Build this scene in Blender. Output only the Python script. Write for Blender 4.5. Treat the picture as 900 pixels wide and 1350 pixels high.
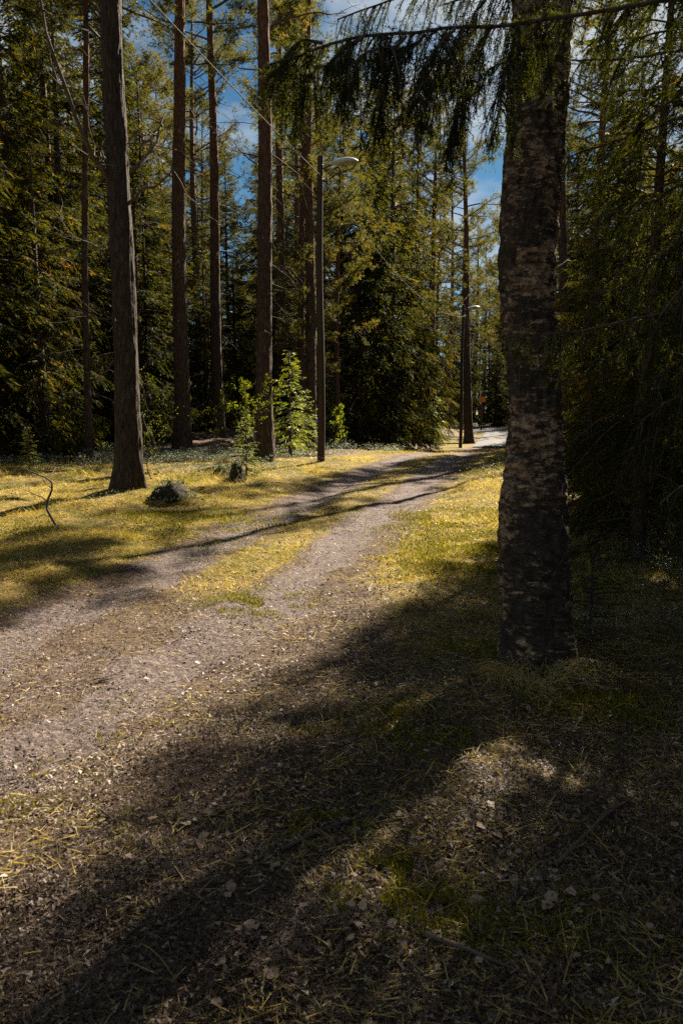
import bpy, math, random
import numpy as np
from mathutils import Vector

sc = bpy.context.scene
for o in list(bpy.data.objects):
    bpy.data.objects.remove(o, do_unlink=True)
col = sc.collection
R = math.radians

# ------------------------------------------------------------------ camera
FPX, CX, CY = 1050.0, 450.0, 675.0            # focal length / centre in photo pixels (900 x 1350)
CAM = np.array([0.0, 0.0, 1.6])
PITCH = math.atan(150.0 / FPX)
SP, CP = math.sin(PITCH), math.cos(PITCH)
cd = bpy.data.cameras.new('camera')
cam = bpy.data.objects.new('camera', cd)
col.objects.link(cam)
cam.location = CAM
cam.rotation_euler = (math.pi / 2 - PITCH, 0, 0)
cd.sensor_fit = 'VERTICAL'
cd.sensor_height = 36.0
cd.lens = 36.0 * FPX / 1350.0
cd.clip_end = 2000
cd.clip_start = 0.05
cd.dof.use_dof = True
cd.dof.focus_distance = 7.0
cd.dof.aperture_fstop = 5.6
sc.camera = cam

# ------------------------------------------------------------------ light
SUN_AZ, SUN_EL = R(32.0), R(37.0)             # azimuth to the right of +Y
SUNV = np.array([math.sin(SUN_AZ) * math.cos(SUN_EL), math.cos(SUN_AZ) * math.cos(SUN_EL), math.sin(SUN_EL)])
w = bpy.data.worlds.new('World')
sc.world = w
w.use_nodes = True
nt = w.node_tree
for n in list(nt.nodes):
    nt.nodes.remove(n)
out = nt.nodes.new('ShaderNodeOutputWorld')
bg = nt.nodes.new('ShaderNodeBackground')
sky = nt.nodes.new('ShaderNodeTexSky')
sky.sky_type = 'NISHITA'
sky.sun_disc = False
sky.sun_elevation = SUN_EL
sky.sun_rotation = SUN_AZ
sky.air_density = 1.0
sky.dust_density = 0.6
sky.ozone_density = 2.0
sky.altitude = 2500
tc = nt.nodes.new('ShaderNodeTexCoord')
cn = nt.nodes.new('ShaderNodeTexNoise')
cn.inputs['Scale'].default_value = 2.6
cn.inputs['Detail'].default_value = 6
cn.inputs['Roughness'].default_value = 0.6
cmap = nt.nodes.new('ShaderNodeMapping')
cmap.inputs['Scale'].default_value = (1, 1, 2.2)
cmap.inputs['Location'].default_value = (0.35, 1.9, 0.3)
cr = nt.nodes.new('ShaderNodeValToRGB')
cr.color_ramp.elements[0].position = 0.46
cr.color_ramp.elements[1].position = 0.60
mixc = nt.nodes.new('ShaderNodeMix')
mixc.data_type = 'RGBA'
mixc.inputs['B'].default_value = (2.9, 3.2, 3.5, 1)
nt.links.new(tc.outputs['Generated'], cmap.inputs['Vector'])
nt.links.new(cmap.outputs['Vector'], cn.inputs['Vector'])
nt.links.new(cn.outputs['Fac'], cr.inputs['Fac'])
nt.links.new(cr.outputs['Color'], mixc.inputs['Factor'])
tint = nt.nodes.new('ShaderNodeMix')
tint.data_type = 'RGBA'; tint.blend_type = 'MULTIPLY'
tint.inputs['Factor'].default_value = 1.0
tint.inputs['B'].default_value = (0.235, 0.38, 0.39, 1)
nt.links.new(sky.outputs['Color'], tint.inputs['A'])
nt.links.new(tint.outputs['Result'], mixc.inputs['A'])
nt.links.new(mixc.outputs['Result'], bg.inputs['Color'])
bg.inputs['Strength'].default_value = 0.05
nt.links.new(bg.outputs['Background'], out.inputs['Surface'])

sd = bpy.data.lights.new('sun', 'SUN')
sd.energy = 5.0
sd.angle = R(0.53)
sd.color = (1.0, 0.89, 0.70)
sun = bpy.data.objects.new('sun', sd)
col.objects.link(sun)
sun.rotation_euler = Vector(SUNV).to_track_quat('Z', 'Y').to_euler()

sc.view_settings.view_transform = 'Standard'
sc.view_settings.look = 'None'
sc.view_settings.gamma = 1.0
sc.view_settings.exposure = 1.95
sc.view_settings.use_curve_mapping = False
sc.render.engine = 'CYCLES'
cy = sc.cycles
cy.max_bounces = 6
cy.diffuse_bounces = 2
cy.glossy_bounces = 2
cy.transmission_bounces = 4
cy.transparent_max_bounces = 8
cy.sample_clamp_indirect = 4.0
cy.caustics_reflective = False
cy.caustics_refractive = False
cy.use_denoising = False
try:
    cy.denoiser = 'OPENIMAGEDENOISE'
    cy.denoising_input_passes = 'RGB_ALBEDO_NORMAL'
except Exception:
    pass

# ------------------------------------------------------------------ helpers
def hash3(ix, iy, iz, seed):
    h = (ix.astype(np.int64) * 374761393 + iy.astype(np.int64) * 668265263 + iz.astype(np.int64) * 2147483647 + seed * 974711) & 0x7fffffff
    h = ((h ^ (h >> 13)) * 1274126177) & 0x7fffffff
    h = (h ^ (h >> 16)) & 0xffff
    return h / 65535.0

def vnoise(x, y, z=0.0, seed=0):
    x = np.asarray(x, float); y = np.asarray(y, float); z = np.asarray(z, float) + np.zeros_like(x)
    ix, iy, iz = np.floor(x), np.floor(y), np.floor(z)
    fx, fy, fz = x - ix, y - iy, z - iz
    fx = fx * fx * (3 - 2 * fx); fy = fy * fy * (3 - 2 * fy); fz = fz * fz * (3 - 2 * fz)
    r = 0
    for a in (0, 1):
        for b in (0, 1):
            for c in (0, 1):
                wgt = (fx if a else 1 - fx) * (fy if b else 1 - fy) * (fz if c else 1 - fz)
                r = r + wgt * hash3(ix + a, iy + b, iz + c, seed)
    return r * 2 - 1

def fbm(x, y, z=0.0, seed=0, oct=3):
    r, a, f = 0, 1.0, 1.0
    for i in range(oct):
        r = r + a * vnoise(np.asarray(x) * f, np.asarray(y) * f, np.asarray(z) * f, seed + i * 17)
        a *= 0.5; f *= 2.03
    return r

def sstep(a, b, x):
    t = np.clip((np.asarray(x, float) - a) / (b - a), 0, 1)
    return t * t * (3 - 2 * t)

def nrm(v):
    return v / np.maximum(np.linalg.norm(v, axis=-1, keepdims=True), 1e-9)

def ray(px, py):
    rx, ry = (px - CX) / FPX, (CY - py) / FPX
    return np.array([rx, CP + ry * SP, -SP + ry * CP])

# ---- the lie of the land
TRACK_L = [(0, 882), (120, 812), (240, 747), (330, 706), (390, 673), (470, 633), (545, 602)]
TRACK_R = [(40, 1030), (200, 932), (330, 835), (430, 746), (480, 690), (535, 650), (600, 606)]
def flat_at(px, py):
    d = ray(px, py)
    t = -1.6 / d[2]
    return np.array([d[0] * t, d[1] * t])
def road_c(y):                                  # centre line of the two ruts
    y = np.asarray(y, float)
    return np.interp(y, [-40, 0, 4, 6.5, 10, 14, 20, 30, 42, 60, 90, 140],
                     [-7.2, -2.95, -1.85, -1.12, -0.38, 0.55, 1.95, 4.4, 7.6, 11.6, 10.5, 0.0])
HALF = 0.68
def lumps(x, y):
    return 0.05 * fbm(x * 0.45, y * 0.45, 0, 3, 3) + 0.035 * fbm(x * 1.5, y * 1.5, 0, 13, 2)
def zfun(x, y):
    x = np.asarray(x, float); y = np.asarray(y, float)
    u = x - road_c(y)
    z = -1.05 * sstep(20, 43, y) * sstep(-9, -1, u + 0 * y)
    z = z + 0.55 * sstep(20, 36, y) * (1 - sstep(-9, -2.0, u))
    off = sstep(0.9, 2.2, np.abs(u))
    z = z + lumps(x, y) * (0.25 + 0.9 * off) + 0.06 * off
    z = z - 0.035 * np.exp(-((np.abs(u) - HALF) / 0.22) ** 2) * (y < 45)
    # rise around the foot of the near roadside pine and of the birch
    z = z + 0.16 * np.exp(-(((x + 3.3) / 0.8) ** 2 + ((y - 12.5) / 0.9) ** 2))
    # small hummocks near by
    nearm = sstep(-7, -5, x) * sstep(6, 4.5, x) * sstep(18, 14, y) * (y > -2)
    z = z + nearm * (0.016 * fbm(x * 3.1, y * 3.1, 0, 9, 2) + 0.011 * vnoise(x * 6.0, y * 6.0, 0, 10))
    # mossy hump by the birch
    z = z + 0.09 * np.exp(-(((x - 1.36) / 0.22) ** 2 + ((y - 4.22) / 0.18) ** 2))
    return z
def gz(x, y):
    return float(zfun(np.array([x]), np.array([y]))[0])
def ground_at(px, py):
    d = ray(px, py)
    lo, hi = 0.5, 300.0
    for _ in range(3):
        ts = np.geomspace(lo, hi, 200)
        p = CAM[None] + d[None] * ts[:, None]
        below = np.nonzero(p[:, 2] <= zfun(p[:, 0], p[:, 1]))[0]
        k = below[0] if len(below) else 199
        lo, hi = ts[max(k - 1, 0)], ts[k]
    q = CAM + d * hi
    q[2] = gz(q[0], q[1])
    return q
def at_y(px, Y, py=560):                        # ground point in image column px at distance Y
    d = ray(px, py)
    x = d[0] / d[1] * Y
    return np.array([x, Y, gz(x, Y)])

def mesh_np(name, verts, faces, rnd=None, smooth=False, extra=None):
    """faces: list of integer arrays (n,3) or (n,4)"""
    me = bpy.data.meshes.new(name)
    verts = np.ascontiguousarray(verts, dtype=np.float32)
    me.vertices.add(len(verts))
    me.vertices.foreach_set('co', verts.ravel())
    idx, tot = [], []
    for f in faces:
        f = np.asarray(f, dtype=np.int32)
        if len(f) == 0: continue
        idx.append(f.ravel()); tot.append(np.full(len(f), f.shape[1], dtype=np.int32))
    idx = np.concatenate(idx); tot = np.concatenate(tot)
    me.loops.add(len(idx)); me.loops.foreach_set('vertex_index', idx)
    me.polygons.add(len(tot))
    st = np.concatenate([[0], np.cumsum(tot)[:-1]]).astype(np.int32)
    me.polygons.foreach_set('loop_start', st)
    me.polygons.foreach_set('loop_total', tot)
    me.polygons.foreach_set('use_smooth', np.full(len(tot), smooth))
    if rnd is not None:
        a = me.attributes.new('rnd', 'FLOAT', 'POINT')
        a.data.foreach_set('value', np.ascontiguousarray(rnd, dtype=np.float32))
    if extra:
        for k, v in extra.items():
            a = me.attributes.new(k, 'FLOAT', 'POINT')
            a.data.foreach_set('value', np.ascontiguousarray(v, dtype=np.float32))
    me.update(calc_edges=True)
    return me

class G:
    """collects vertices, triangles, quads and a per-vertex random value"""
    def __init__(s): s.v, s.t, s.q, s.r, s.n = [], [], [], [], 0
    def add(s, v, t=None, q=None, r=None):
        v = np.asarray(v, float).reshape(-1, 3)
        if len(v) == 0: return
        s.v.append(v)
        if t is not None and len(t): s.t.append(np.asarray(t) + s.n)
        if q is not None and len(q): s.q.append(np.asarray(q) + s.n)
        s.r.append(np.zeros(len(v)) + (0.5 if r is None else r))
        s.n += len(v)
    def mesh(s, name, mat, smooth=False):
        f = []
        if s.t: f.append(np.concatenate(s.t))
        if s.q: f.append(np.concatenate(s.q))
        me = mesh_np(name, np.concatenate(s.v), f, np.concatenate(s.r), smooth)
        me.materials.append(mat)
        return me
    def tubes(s, P, rad, n=4, r=None):
        """P (B,K,3) polylines, rad (B,K)"""
        P = np.asarray(P, float); rad = np.asarray(rad, float)
        B, K, _ = P.shape
        if B == 0: return
        T = nrm(np.gradient(P, axis=1))
        ref = np.where(np.abs(T[..., 2:3]) > 0.9, np.array([1.0, 0, 0]), np.array([0, 0, 1.0]))
        A = nrm(np.cross(T, ref)); Bv = np.cross(T, A)
        ang = np.arange(n) * 2 * np.pi / n
        v = P[:, :, None, :] + rad[:, :, None, None] * (np.cos(ang)[None, None, :, None] * A[:, :, None, :] + np.sin(ang)[None, None, :, None] * Bv[:, :, None, :])
        b, k, i = np.meshgrid(np.arange(B), np.arange(K - 1), np.arange(n), indexing='ij')
        j = (i + 1) % n
        base = b * K * n + k * n
        q = np.stack([base + i, base + j, base + n + j, base + n + i], -1).reshape(-1, 4)
        rr = None if r is None else np.repeat(r, K * n)
        s.add(v.reshape(-1, 3), q=q, r=rr)
    def blades(s, P, D, S, L, W, r, mid=0.45, fold=0.0):
        """rhombus leaves: base P, unit direction D, side S, length L, width W"""
        N = len(P)
        if N == 0: return
        L = np.asarray(L)[:, None] if np.ndim(L) else L
        W = np.asarray(W)[:, None] if np.ndim(W) else W
        up = np.cross(S, D) * fold
        m = P + D * L * mid
        v = np.stack([P, m + S * W * 0.5 + up * W, P + D * L, m - S * W * 0.5 + up * W], 1)
        i = np.arange(N)[:, None] * 4
        s.add(v.reshape(-1, 3), q=i + np.array([[0, 1, 2, 3]]), r=np.repeat(r, 4))
    def needles(s, P, D, S, L, W, r):
        N = len(P)
        if N == 0: return
        L = np.asarray(L)[:, None] if np.ndim(L) else L
        v = np.stack([P - S * W * 0.5, P + S * W * 0.5, P + D * L], 1)
        i = np.arange(N)[:, None] * 3
        s.add(v.reshape(-1, 3), t=i + np.array([[0, 1, 2]]), r=np.repeat(r, 3))

def perp(D, rng):
    a = rng.normal(size=D.shape)
    return nrm(np.cross(D, a))

def link(name, me, parent=None, loc=None):
    o = bpy.data.objects.new(name, me)
    col.objects.link(o)
    if parent is not None: o.parent = parent
    if loc is not None: o.location = loc
    return o
def tag(o, label=None, cat=None, group=None, kind=None):
    if label: o['label'] = label
    if cat: o['category'] = cat
    if group: o['group'] = group
    if kind: o['kind'] = kind
    return o
def empty(name, loc, rz=0.0, scale=1.0):
    o = bpy.data.objects.new(name, None)
    col.objects.link(o)
    o.location = tuple(float(c) for c in loc); o.rotation_euler = (0, 0, rz)
    o.scale = (scale, scale, scale)
    o.empty_display_size = 0.3
    return o

# ------------------------------------------------------------------ materials
def newmat(name):
    m = bpy.data.materials.new(name)
    m.use_nodes = True
    nt = m.node_tree
    for n in list(nt.nodes): nt.nodes.remove(n)
    o = nt.nodes.new('ShaderNodeOutputMaterial')
    return m, nt, o
def ramp(nt, stops, fac=None):
    n = nt.nodes.new('ShaderNodeValToRGB')
    e = n.color_ramp.elements
    while len(e) < len(stops): e.new(0.5)
    for el, (p, c) in zip(e, stops):
        el.position = p; el.color = (*c, 1)
    if fac is not None: nt.links.new(fac, n.inputs['Fac'])
    return n
def noise(nt, scale, detail=4, rough=0.55, vec=None, dist=0.0):
    n = nt.nodes.new('ShaderNodeTexNoise')
    n.inputs['Scale'].default_value = scale; n.inputs['Detail'].default_value = detail
    n.inputs['Roughness'].default_value = rough; n.inputs['Distortion'].default_value = dist
    if vec is not None: nt.links.new(vec, n.inputs['Vector'])
    return n
def attr(nt, name):
    n = nt.nodes.new('ShaderNodeAttribute'); n.attribute_name = name
    return n
def mapping(nt, scale, coord='Object'):
    t = nt.nodes.new('ShaderNodeTexCoord'); m = nt.nodes.new('ShaderNodeMapping')
    m.inputs['Scale'].default_value = scale
    nt.links.new(t.outputs[coord], m.inputs['Vector'])
    return m.outputs['Vector']
def math_n(nt, op, a, b):
    n = nt.nodes.new('ShaderNodeMath'); n.operation = op
    for i, v in enumerate((a, b)):
        if isinstance(v, (int, float)): n.inputs[i].default_value = v
        else: nt.links.new(v, n.inputs[i])
    return n.outputs[0]
def mixrgb(nt, fac, a, b, mode='MIX'):
    n = nt.nodes.new('ShaderNodeMix'); n.data_type = 'RGBA'; n.blend_type = mode
    for key, v in (('Factor', fac), ('A', a), ('B', b)):
        if isinstance(v, (int, float)): n.inputs[key].default_value = v
        elif isinstance(v, tuple): n.inputs[key].default_value = (*v, 1)
        else: nt.links.new(v, n.inputs[key])
    return n.outputs['Result']

def foliage(name, stops, trans=0.45, tboost=(1.5, 1.35, 0.5), rough=0.65, spec=0.14, hue=True):
    m, nt, o = newmat(name)
    a = attr(nt, 'rnd')
    fac = a.outputs['Fac']
    if hue:
        oi = nt.nodes.new('ShaderNodeObjectInfo')
        f1 = math_n(nt, 'MULTIPLY', oi.outputs['Random'], 0.24)
        fac = math_n(nt, 'ADD', fac, math_n(nt, 'SUBTRACT', f1, 0.12))
    c = ramp(nt, stops, fac)
    p = nt.nodes.new('ShaderNodeBsdfPrincipled')
    nt.links.new(c.outputs['Color'], p.inputs['Base Color'])
    p.inputs['Roughness'].default_value = rough
    p.inputs['Specular IOR Level'].default_value = spec
    t = nt.nodes.new('ShaderNodeBsdfTranslucent')
    tcn = mixrgb(nt, 1.0, c.outputs['Color'], tboost, 'MULTIPLY')
    nt.links.new(tcn, t.inputs['Color'])
    mx = nt.nodes.new('ShaderNodeMixShader')
    mx.inputs['Fac'].default_value = trans
    nt.links.new(p.outputs[0], mx.inputs[1]); nt.links.new(t.outputs[0], mx.inputs[2])
    nt.links.new(mx.outputs[0], o.inputs['Surface'])
    return m

def solid(name, stops, scale=(8, 8, 8), detail=5, rough=0.85, bump=0.3, bdist=0.01, spec=0.25, metal=0.0, nscale=1.0):
    m, nt, o = newmat(name)
    v = mapping(nt, scale)
    n = noise(nt, nscale, detail, 0.6, v)
    c = ramp(nt, stops, n.outputs['Fac'])
    p = nt.nodes.new('ShaderNodeBsdfPrincipled')
    nt.links.new(c.outputs['Color'], p.inputs['Base Color'])
    p.inputs['Roughness'].default_value = rough
    p.inputs['Metallic'].default_value = metal
    p.inputs['Specular IOR Level'].default_value = spec
    b = nt.nodes.new('ShaderNodeBump')
    b.inputs['Strength'].default_value = bump; b.inputs['Distance'].default_value = bdist
    nt.links.new(n.outputs['Fac'], b.inputs['Height'])
    nt.links.new(b.outputs['Normal'], p.inputs['Normal'])
    nt.links.new(p.outputs[0], o.inputs['Surface'])
    return m

M = {}
M['spruce'] = foliage('spruce_needles', [(0.0, (0.010, 0.014, 0.005)), (0.5, (0.027, 0.036, 0.009)), (0.86, (0.072, 0.080, 0.014)), (1.0, (0.15, 0.09, 0.028))], 0.46, (2.5, 2.1, 0.45))
M['pine'] = foliage('pine_needles', [(0.0, (0.032, 0.038, 0.014)), (0.5, (0.095, 0.095, 0.028)), (0.85, (0.145, 0.135, 0.04)), (1.0, (0.22, 0.135, 0.05))], 0.42, (1.9, 1.75, 0.55))
M['leaf'] = foliage('young_leaf', [(0.0, (0.05, 0.08, 0.01)), (0.6, (0.12, 0.15, 0.02)), (1.0, (0.2, 0.2, 0.03))], 0.55, (1.8, 1.7, 0.4))
M['sapling'] = foliage('sapling_needles', [(0.0, (0.035, 0.06, 0.015)), (0.5, (0.11, 0.14, 0.035)), (1.0, (0.2, 0.21, 0.06))], 0.55, (2.2, 2.0, 0.7), 0.4, 0.5)
M['berry'] = foliage('bilberry_leaf', [(0.0, (0.09, 0.11, 0.085)), (0.6, (0.15, 0.175, 0.135)), (1.0, (0.25, 0.27, 0.22))], 0.3, (1.3, 1.3, 0.6), 0.55, 0.5, False)
M['grass'] = foliage('grass_blades', [(0.0, (0.05, 0.065, 0.012)), (0.3, (0.20, 0.18, 0.03)), (0.55, (0.40, 0.315, 0.085)), (0.8, (0.54, 0.43, 0.17)), (1.0, (0.66, 0.56, 0.32))], 0.42, (1.2, 1.1, 0.6), 0.6, 0.2, False)
M['moss'] = foliage('moss_shoots', [(0.0, (0.045, 0.055, 0.008)), (0.5, (0.14, 0.14, 0.014)), (1.0, (0.28, 0.23, 0.03))], 0.35, (1.4, 1.3, 0.4), 0.7, 0.1, False)
M['litter'] = foliage('leaf_litter', [(0.0, (0.022, 0.014, 0.009)), (0.4, (0.085, 0.054, 0.035)), (0.7, (0.19, 0.132, 0.094)), (0.92, (0.33, 0.262, 0.215)), (1.0, (0.5, 0.44, 0.39))], 0.15, (1.1, 1.0, 0.8), 0.55, 0.3, False)
M['dryleaf'] = foliage('dry_leaf', [(0.0, (0.16, 0.10, 0.06)), (0.5, (0.30, 0.21, 0.15)), (1.0, (0.48, 0.40, 0.34))], 0.2, (1.1, 1.0, 0.8), 0.5, 0.3, True)
M['twig'] = solid('twig_bark', [(0.3, (0.035, 0.026, 0.02)), (0.7, (0.11, 0.085, 0.07))], (30, 30, 30), 3, 0.8, 0.3, 0.003)
M['deadwood'] = solid('dead_branch_bark', [(0.3, (0.05, 0.037, 0.027)), (0.7, (0.14, 0.105, 0.08))], (20, 20, 20), 3, 0.85, 0.3, 0.003)
M['stump'] = solid('rotten_stump_wood', [(0.3, (0.010, 0.007, 0.005)), (0.7, (0.055, 0.038, 0.026))], (14, 14, 9), 7, 0.9, 0.9, 0.03)
M['pole'] = solid('tarred_pole_wood', [(0.3, (0.028, 0.020, 0.015)), (0.7, (0.075, 0.052, 0.038))], (60, 60, 2.5), 6, 0.75, 0.5, 0.006)
M['metal'] = solid('painted_lamp_metal', [(0.3, (0.34, 0.37, 0.39)), (0.7, (0.52, 0.55, 0.57))], (9, 9, 9), 3, 0.42, 0.05, 0.002, 0.5)
M['lens'] = solid('lamp_lens', [(0.3, (0.30, 0.27, 0.20)), (0.7, (0.42, 0.37, 0.28))], (9, 9, 9), 3, 0.25, 0.02, 0.002, 0.5)
M['cable'] = solid('weathered_cable', [(0.3, (0.09, 0.083, 0.078)), (0.7, (0.16, 0.148, 0.138))], (20, 20, 20), 2, 0.8, 0.05, 0.001, 0.1)
M['iron'] = solid('dark_iron', [(0.3, (0.04, 0.04, 0.042)), (0.7, (0.10, 0.095, 0.09))], (20, 20, 20), 3, 0.55, 0.1, 0.002, 0.4)
M['orange'] = solid('orange_sign_paint', [(0.3, (0.62, 0.20, 0.02)), (0.7, (0.75, 0.27, 0.03))], (9, 9, 9), 2, 0.5, 0.03, 0.002, 0.3)
M['asphalt'] = solid('worn_asphalt', [(0.3, (0.04, 0.037, 0.042)), (0.7, (0.09, 0.083, 0.092))], (7, 7, 7), 8, 0.8, 0.4, 0.01)

def bark_mat(name, low, high, zlo, zhi, furrow=(22, 22, 5), bumpd=0.02):
    m, nt, o = newmat(name)
    v = mapping(nt, furrow)
    n = noise(nt, 1.0, 6, 0.62, v, 0.6)
    vo = nt.nodes.new('ShaderNodeTexVoronoi'); vo.feature = 'DISTANCE_TO_EDGE'
    v2 = mapping(nt, (furrow[0] * 0.7, furrow[1] * 0.7, furrow[2] * 0.8))
    wv = nt.nodes.new('ShaderNodeVectorMath'); wv.operation = 'ADD'
    nd = noise(nt, 1.3, 6, 0.65, v2)
    nt.links.new(v2, wv.inputs[0]); nt.links.new(nd.outputs['Color'], wv.inputs[1])
    nt.links.new(wv.outputs[0], vo.inputs['Vector']); vo.inputs['Scale'].default_value = 1.0
    crack = ramp(nt, [(0.0, (0.55, 0.55, 0.55)), (0.22, (1, 1, 1))], vo.outputs['Distance'])
    t = nt.nodes.new('ShaderNodeTexCoord')
    sep = nt.nodes.new('ShaderNodeSeparateXYZ'); nt.links.new(t.outputs['Object'], sep.inputs[0])
    mr = nt.nodes.new('ShaderNodeMapRange')
    mr.inputs['From Min'].default_value = zlo; mr.inputs['From Max'].default_value = zhi
    nt.links.new(sep.outputs['Z'], mr.inputs['Value'])
    c1 = ramp(nt, [(0.25, low[0]), (0.75, low[1])], n.outputs['Fac'])
    c2 = ramp(nt, [(0.25, high[0]), (0.75, high[1])], n.outputs['Fac'])
    c = mixrgb(nt, mr.outputs['Result'], c1.outputs['Color'], c2.outputs['Color'])
    c = mixrgb(nt, 1.0, c, crack.outputs['Color'], 'MULTIPLY')
    p = nt.nodes.new('ShaderNodeBsdfPrincipled')
    nt.links.new(c, p.inputs['Base Color'])
    p.inputs['Roughness'].default_value = 0.85; p.inputs['Specular IOR Level'].default_value = 0.2
    h = math_n(nt, 'ADD', n.outputs['Fac'], math_n(nt, 'MULTIPLY', crack.outputs['Color'], 0.6))
    b = nt.nodes.new('ShaderNodeBump'); b.inputs['Strength'].default_value = 0.9; b.inputs['Distance'].default_value = bumpd * 1.7
    nt.links.new(h, b.inputs['Height']); nt.links.new(b.outputs['Normal'], p.inputs['Normal'])
    nt.links.new(p.outputs[0], o.inputs['Surface'])
    return m
M['pinebark'] = bark_mat('pine_bark', ((0.034, 0.023, 0.018), (0.13, 0.088, 0.066)), ((0.09, 0.042, 0.024), (0.25, 0.12, 0.062)), 4.0, 11.0)
M['greybark'] = bark_mat('grey_pine_bark', ((0.026, 0.019, 0.015), (0.105, 0.078, 0.062)), ((0.03, 0.02, 0.015), (0.11, 0.075, 0.052)), 4.0, 9.0)
M['sprucebark'] = bark_mat('spruce_bark', ((0.05, 0.036, 0.027), (0.14, 0.10, 0.078)), ((0.06, 0.04, 0.03), (0.16, 0.11, 0.08)), 3.0, 12.0, (26, 26, 9), 0.012)

def birch_mat():
    m, nt, o = newmat('birch_bark')
    n = noise(nt, 1.0, 10, 0.72, mapping(nt, (16, 16, 30)), 0.4)              # mottling
    big = noise(nt, 1.0, 9, 0.7, mapping(nt, (12.0, 12.0, 30.0)), 0.5)           # dark and pale areas
    st = noise(nt, 1.0, 7, 0.68, mapping(nt, (13, 13, 48)), 0.5)              # short peeling bands
    dash = noise(nt, 1.0, 4, 0.6, mapping(nt, (24, 24, 120)), 0.3)            # lenticels
    pale = ramp(nt, [(0.36, (0.05, 0.034, 0.023)), (0.48, (0.22, 0.15, 0.098)), (0.62, (0.54, 0.40, 0.27))], n.outputs['Fac'])
    dark = ramp(nt, [(0.36, (0.014, 0.012, 0.011)), (0.64, (0.085, 0.066, 0.05))], n.outputs['Fac'])
    pf = math_n(nt, 'ADD', big.outputs['Fac'], math_n(nt, 'MULTIPLY', math_n(nt, 'SUBTRACT', st.outputs['Fac'], 0.5), 0.55))
    lg = noise(nt, 1.0, 4, 0.6, mapping(nt, (2.2, 2.2, 1.7)), 0.4)
    pf = math_n(nt, 'ADD', pf, math_n(nt, 'MULTIPLY', math_n(nt, 'SUBTRACT', lg.outputs['Fac'], 0.5), 1.0))
    patch = ramp(nt, [(0.49, (0, 0, 0)), (0.57, (1, 1, 1))], pf)
    c = mixrgb(nt, patch.outputs['Color'], dark.outputs['Color'], pale.outputs['Color'])
    lent = ramp(nt, [(0.60, (1, 1, 1)), (0.66, (0.15, 0.13, 0.12))], dash.outputs['Fac'])
    c = mixrgb(nt, 1.0, c, lent.outputs['Color'], 'MULTIPLY')
    p = nt.nodes.new('ShaderNodeBsdfPrincipled')
    nt.links.new(c, p.inputs['Base Color'])
    p.inputs['Roughness'].default_value = 0.75; p.inputs['Specular IOR Level'].default_value = 0.3
    h = math_n(nt, 'ADD', math_n(nt, 'MULTIPLY', n.outputs['Fac'], 0.9), math_n(nt, 'MULTIPLY', st.outputs['Fac'], 0.9))
    h = math_n(nt, 'ADD', h, math_n(nt, 'MULTIPLY', patch.outputs['Color'], 0.25))
    b = nt.nodes.new('ShaderNodeBump'); b.inputs['Strength'].default_value = 0.9; b.inputs['Distance'].default_value = 0.02
    nt.links.new(h, b.inputs['Height']); nt.links.new(b.outputs['Normal'], p.inputs['Normal'])
    nt.links.new(p.outputs[0], o.inputs['Surface'])
    return m
M['birchbark'] = birch_mat()

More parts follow.
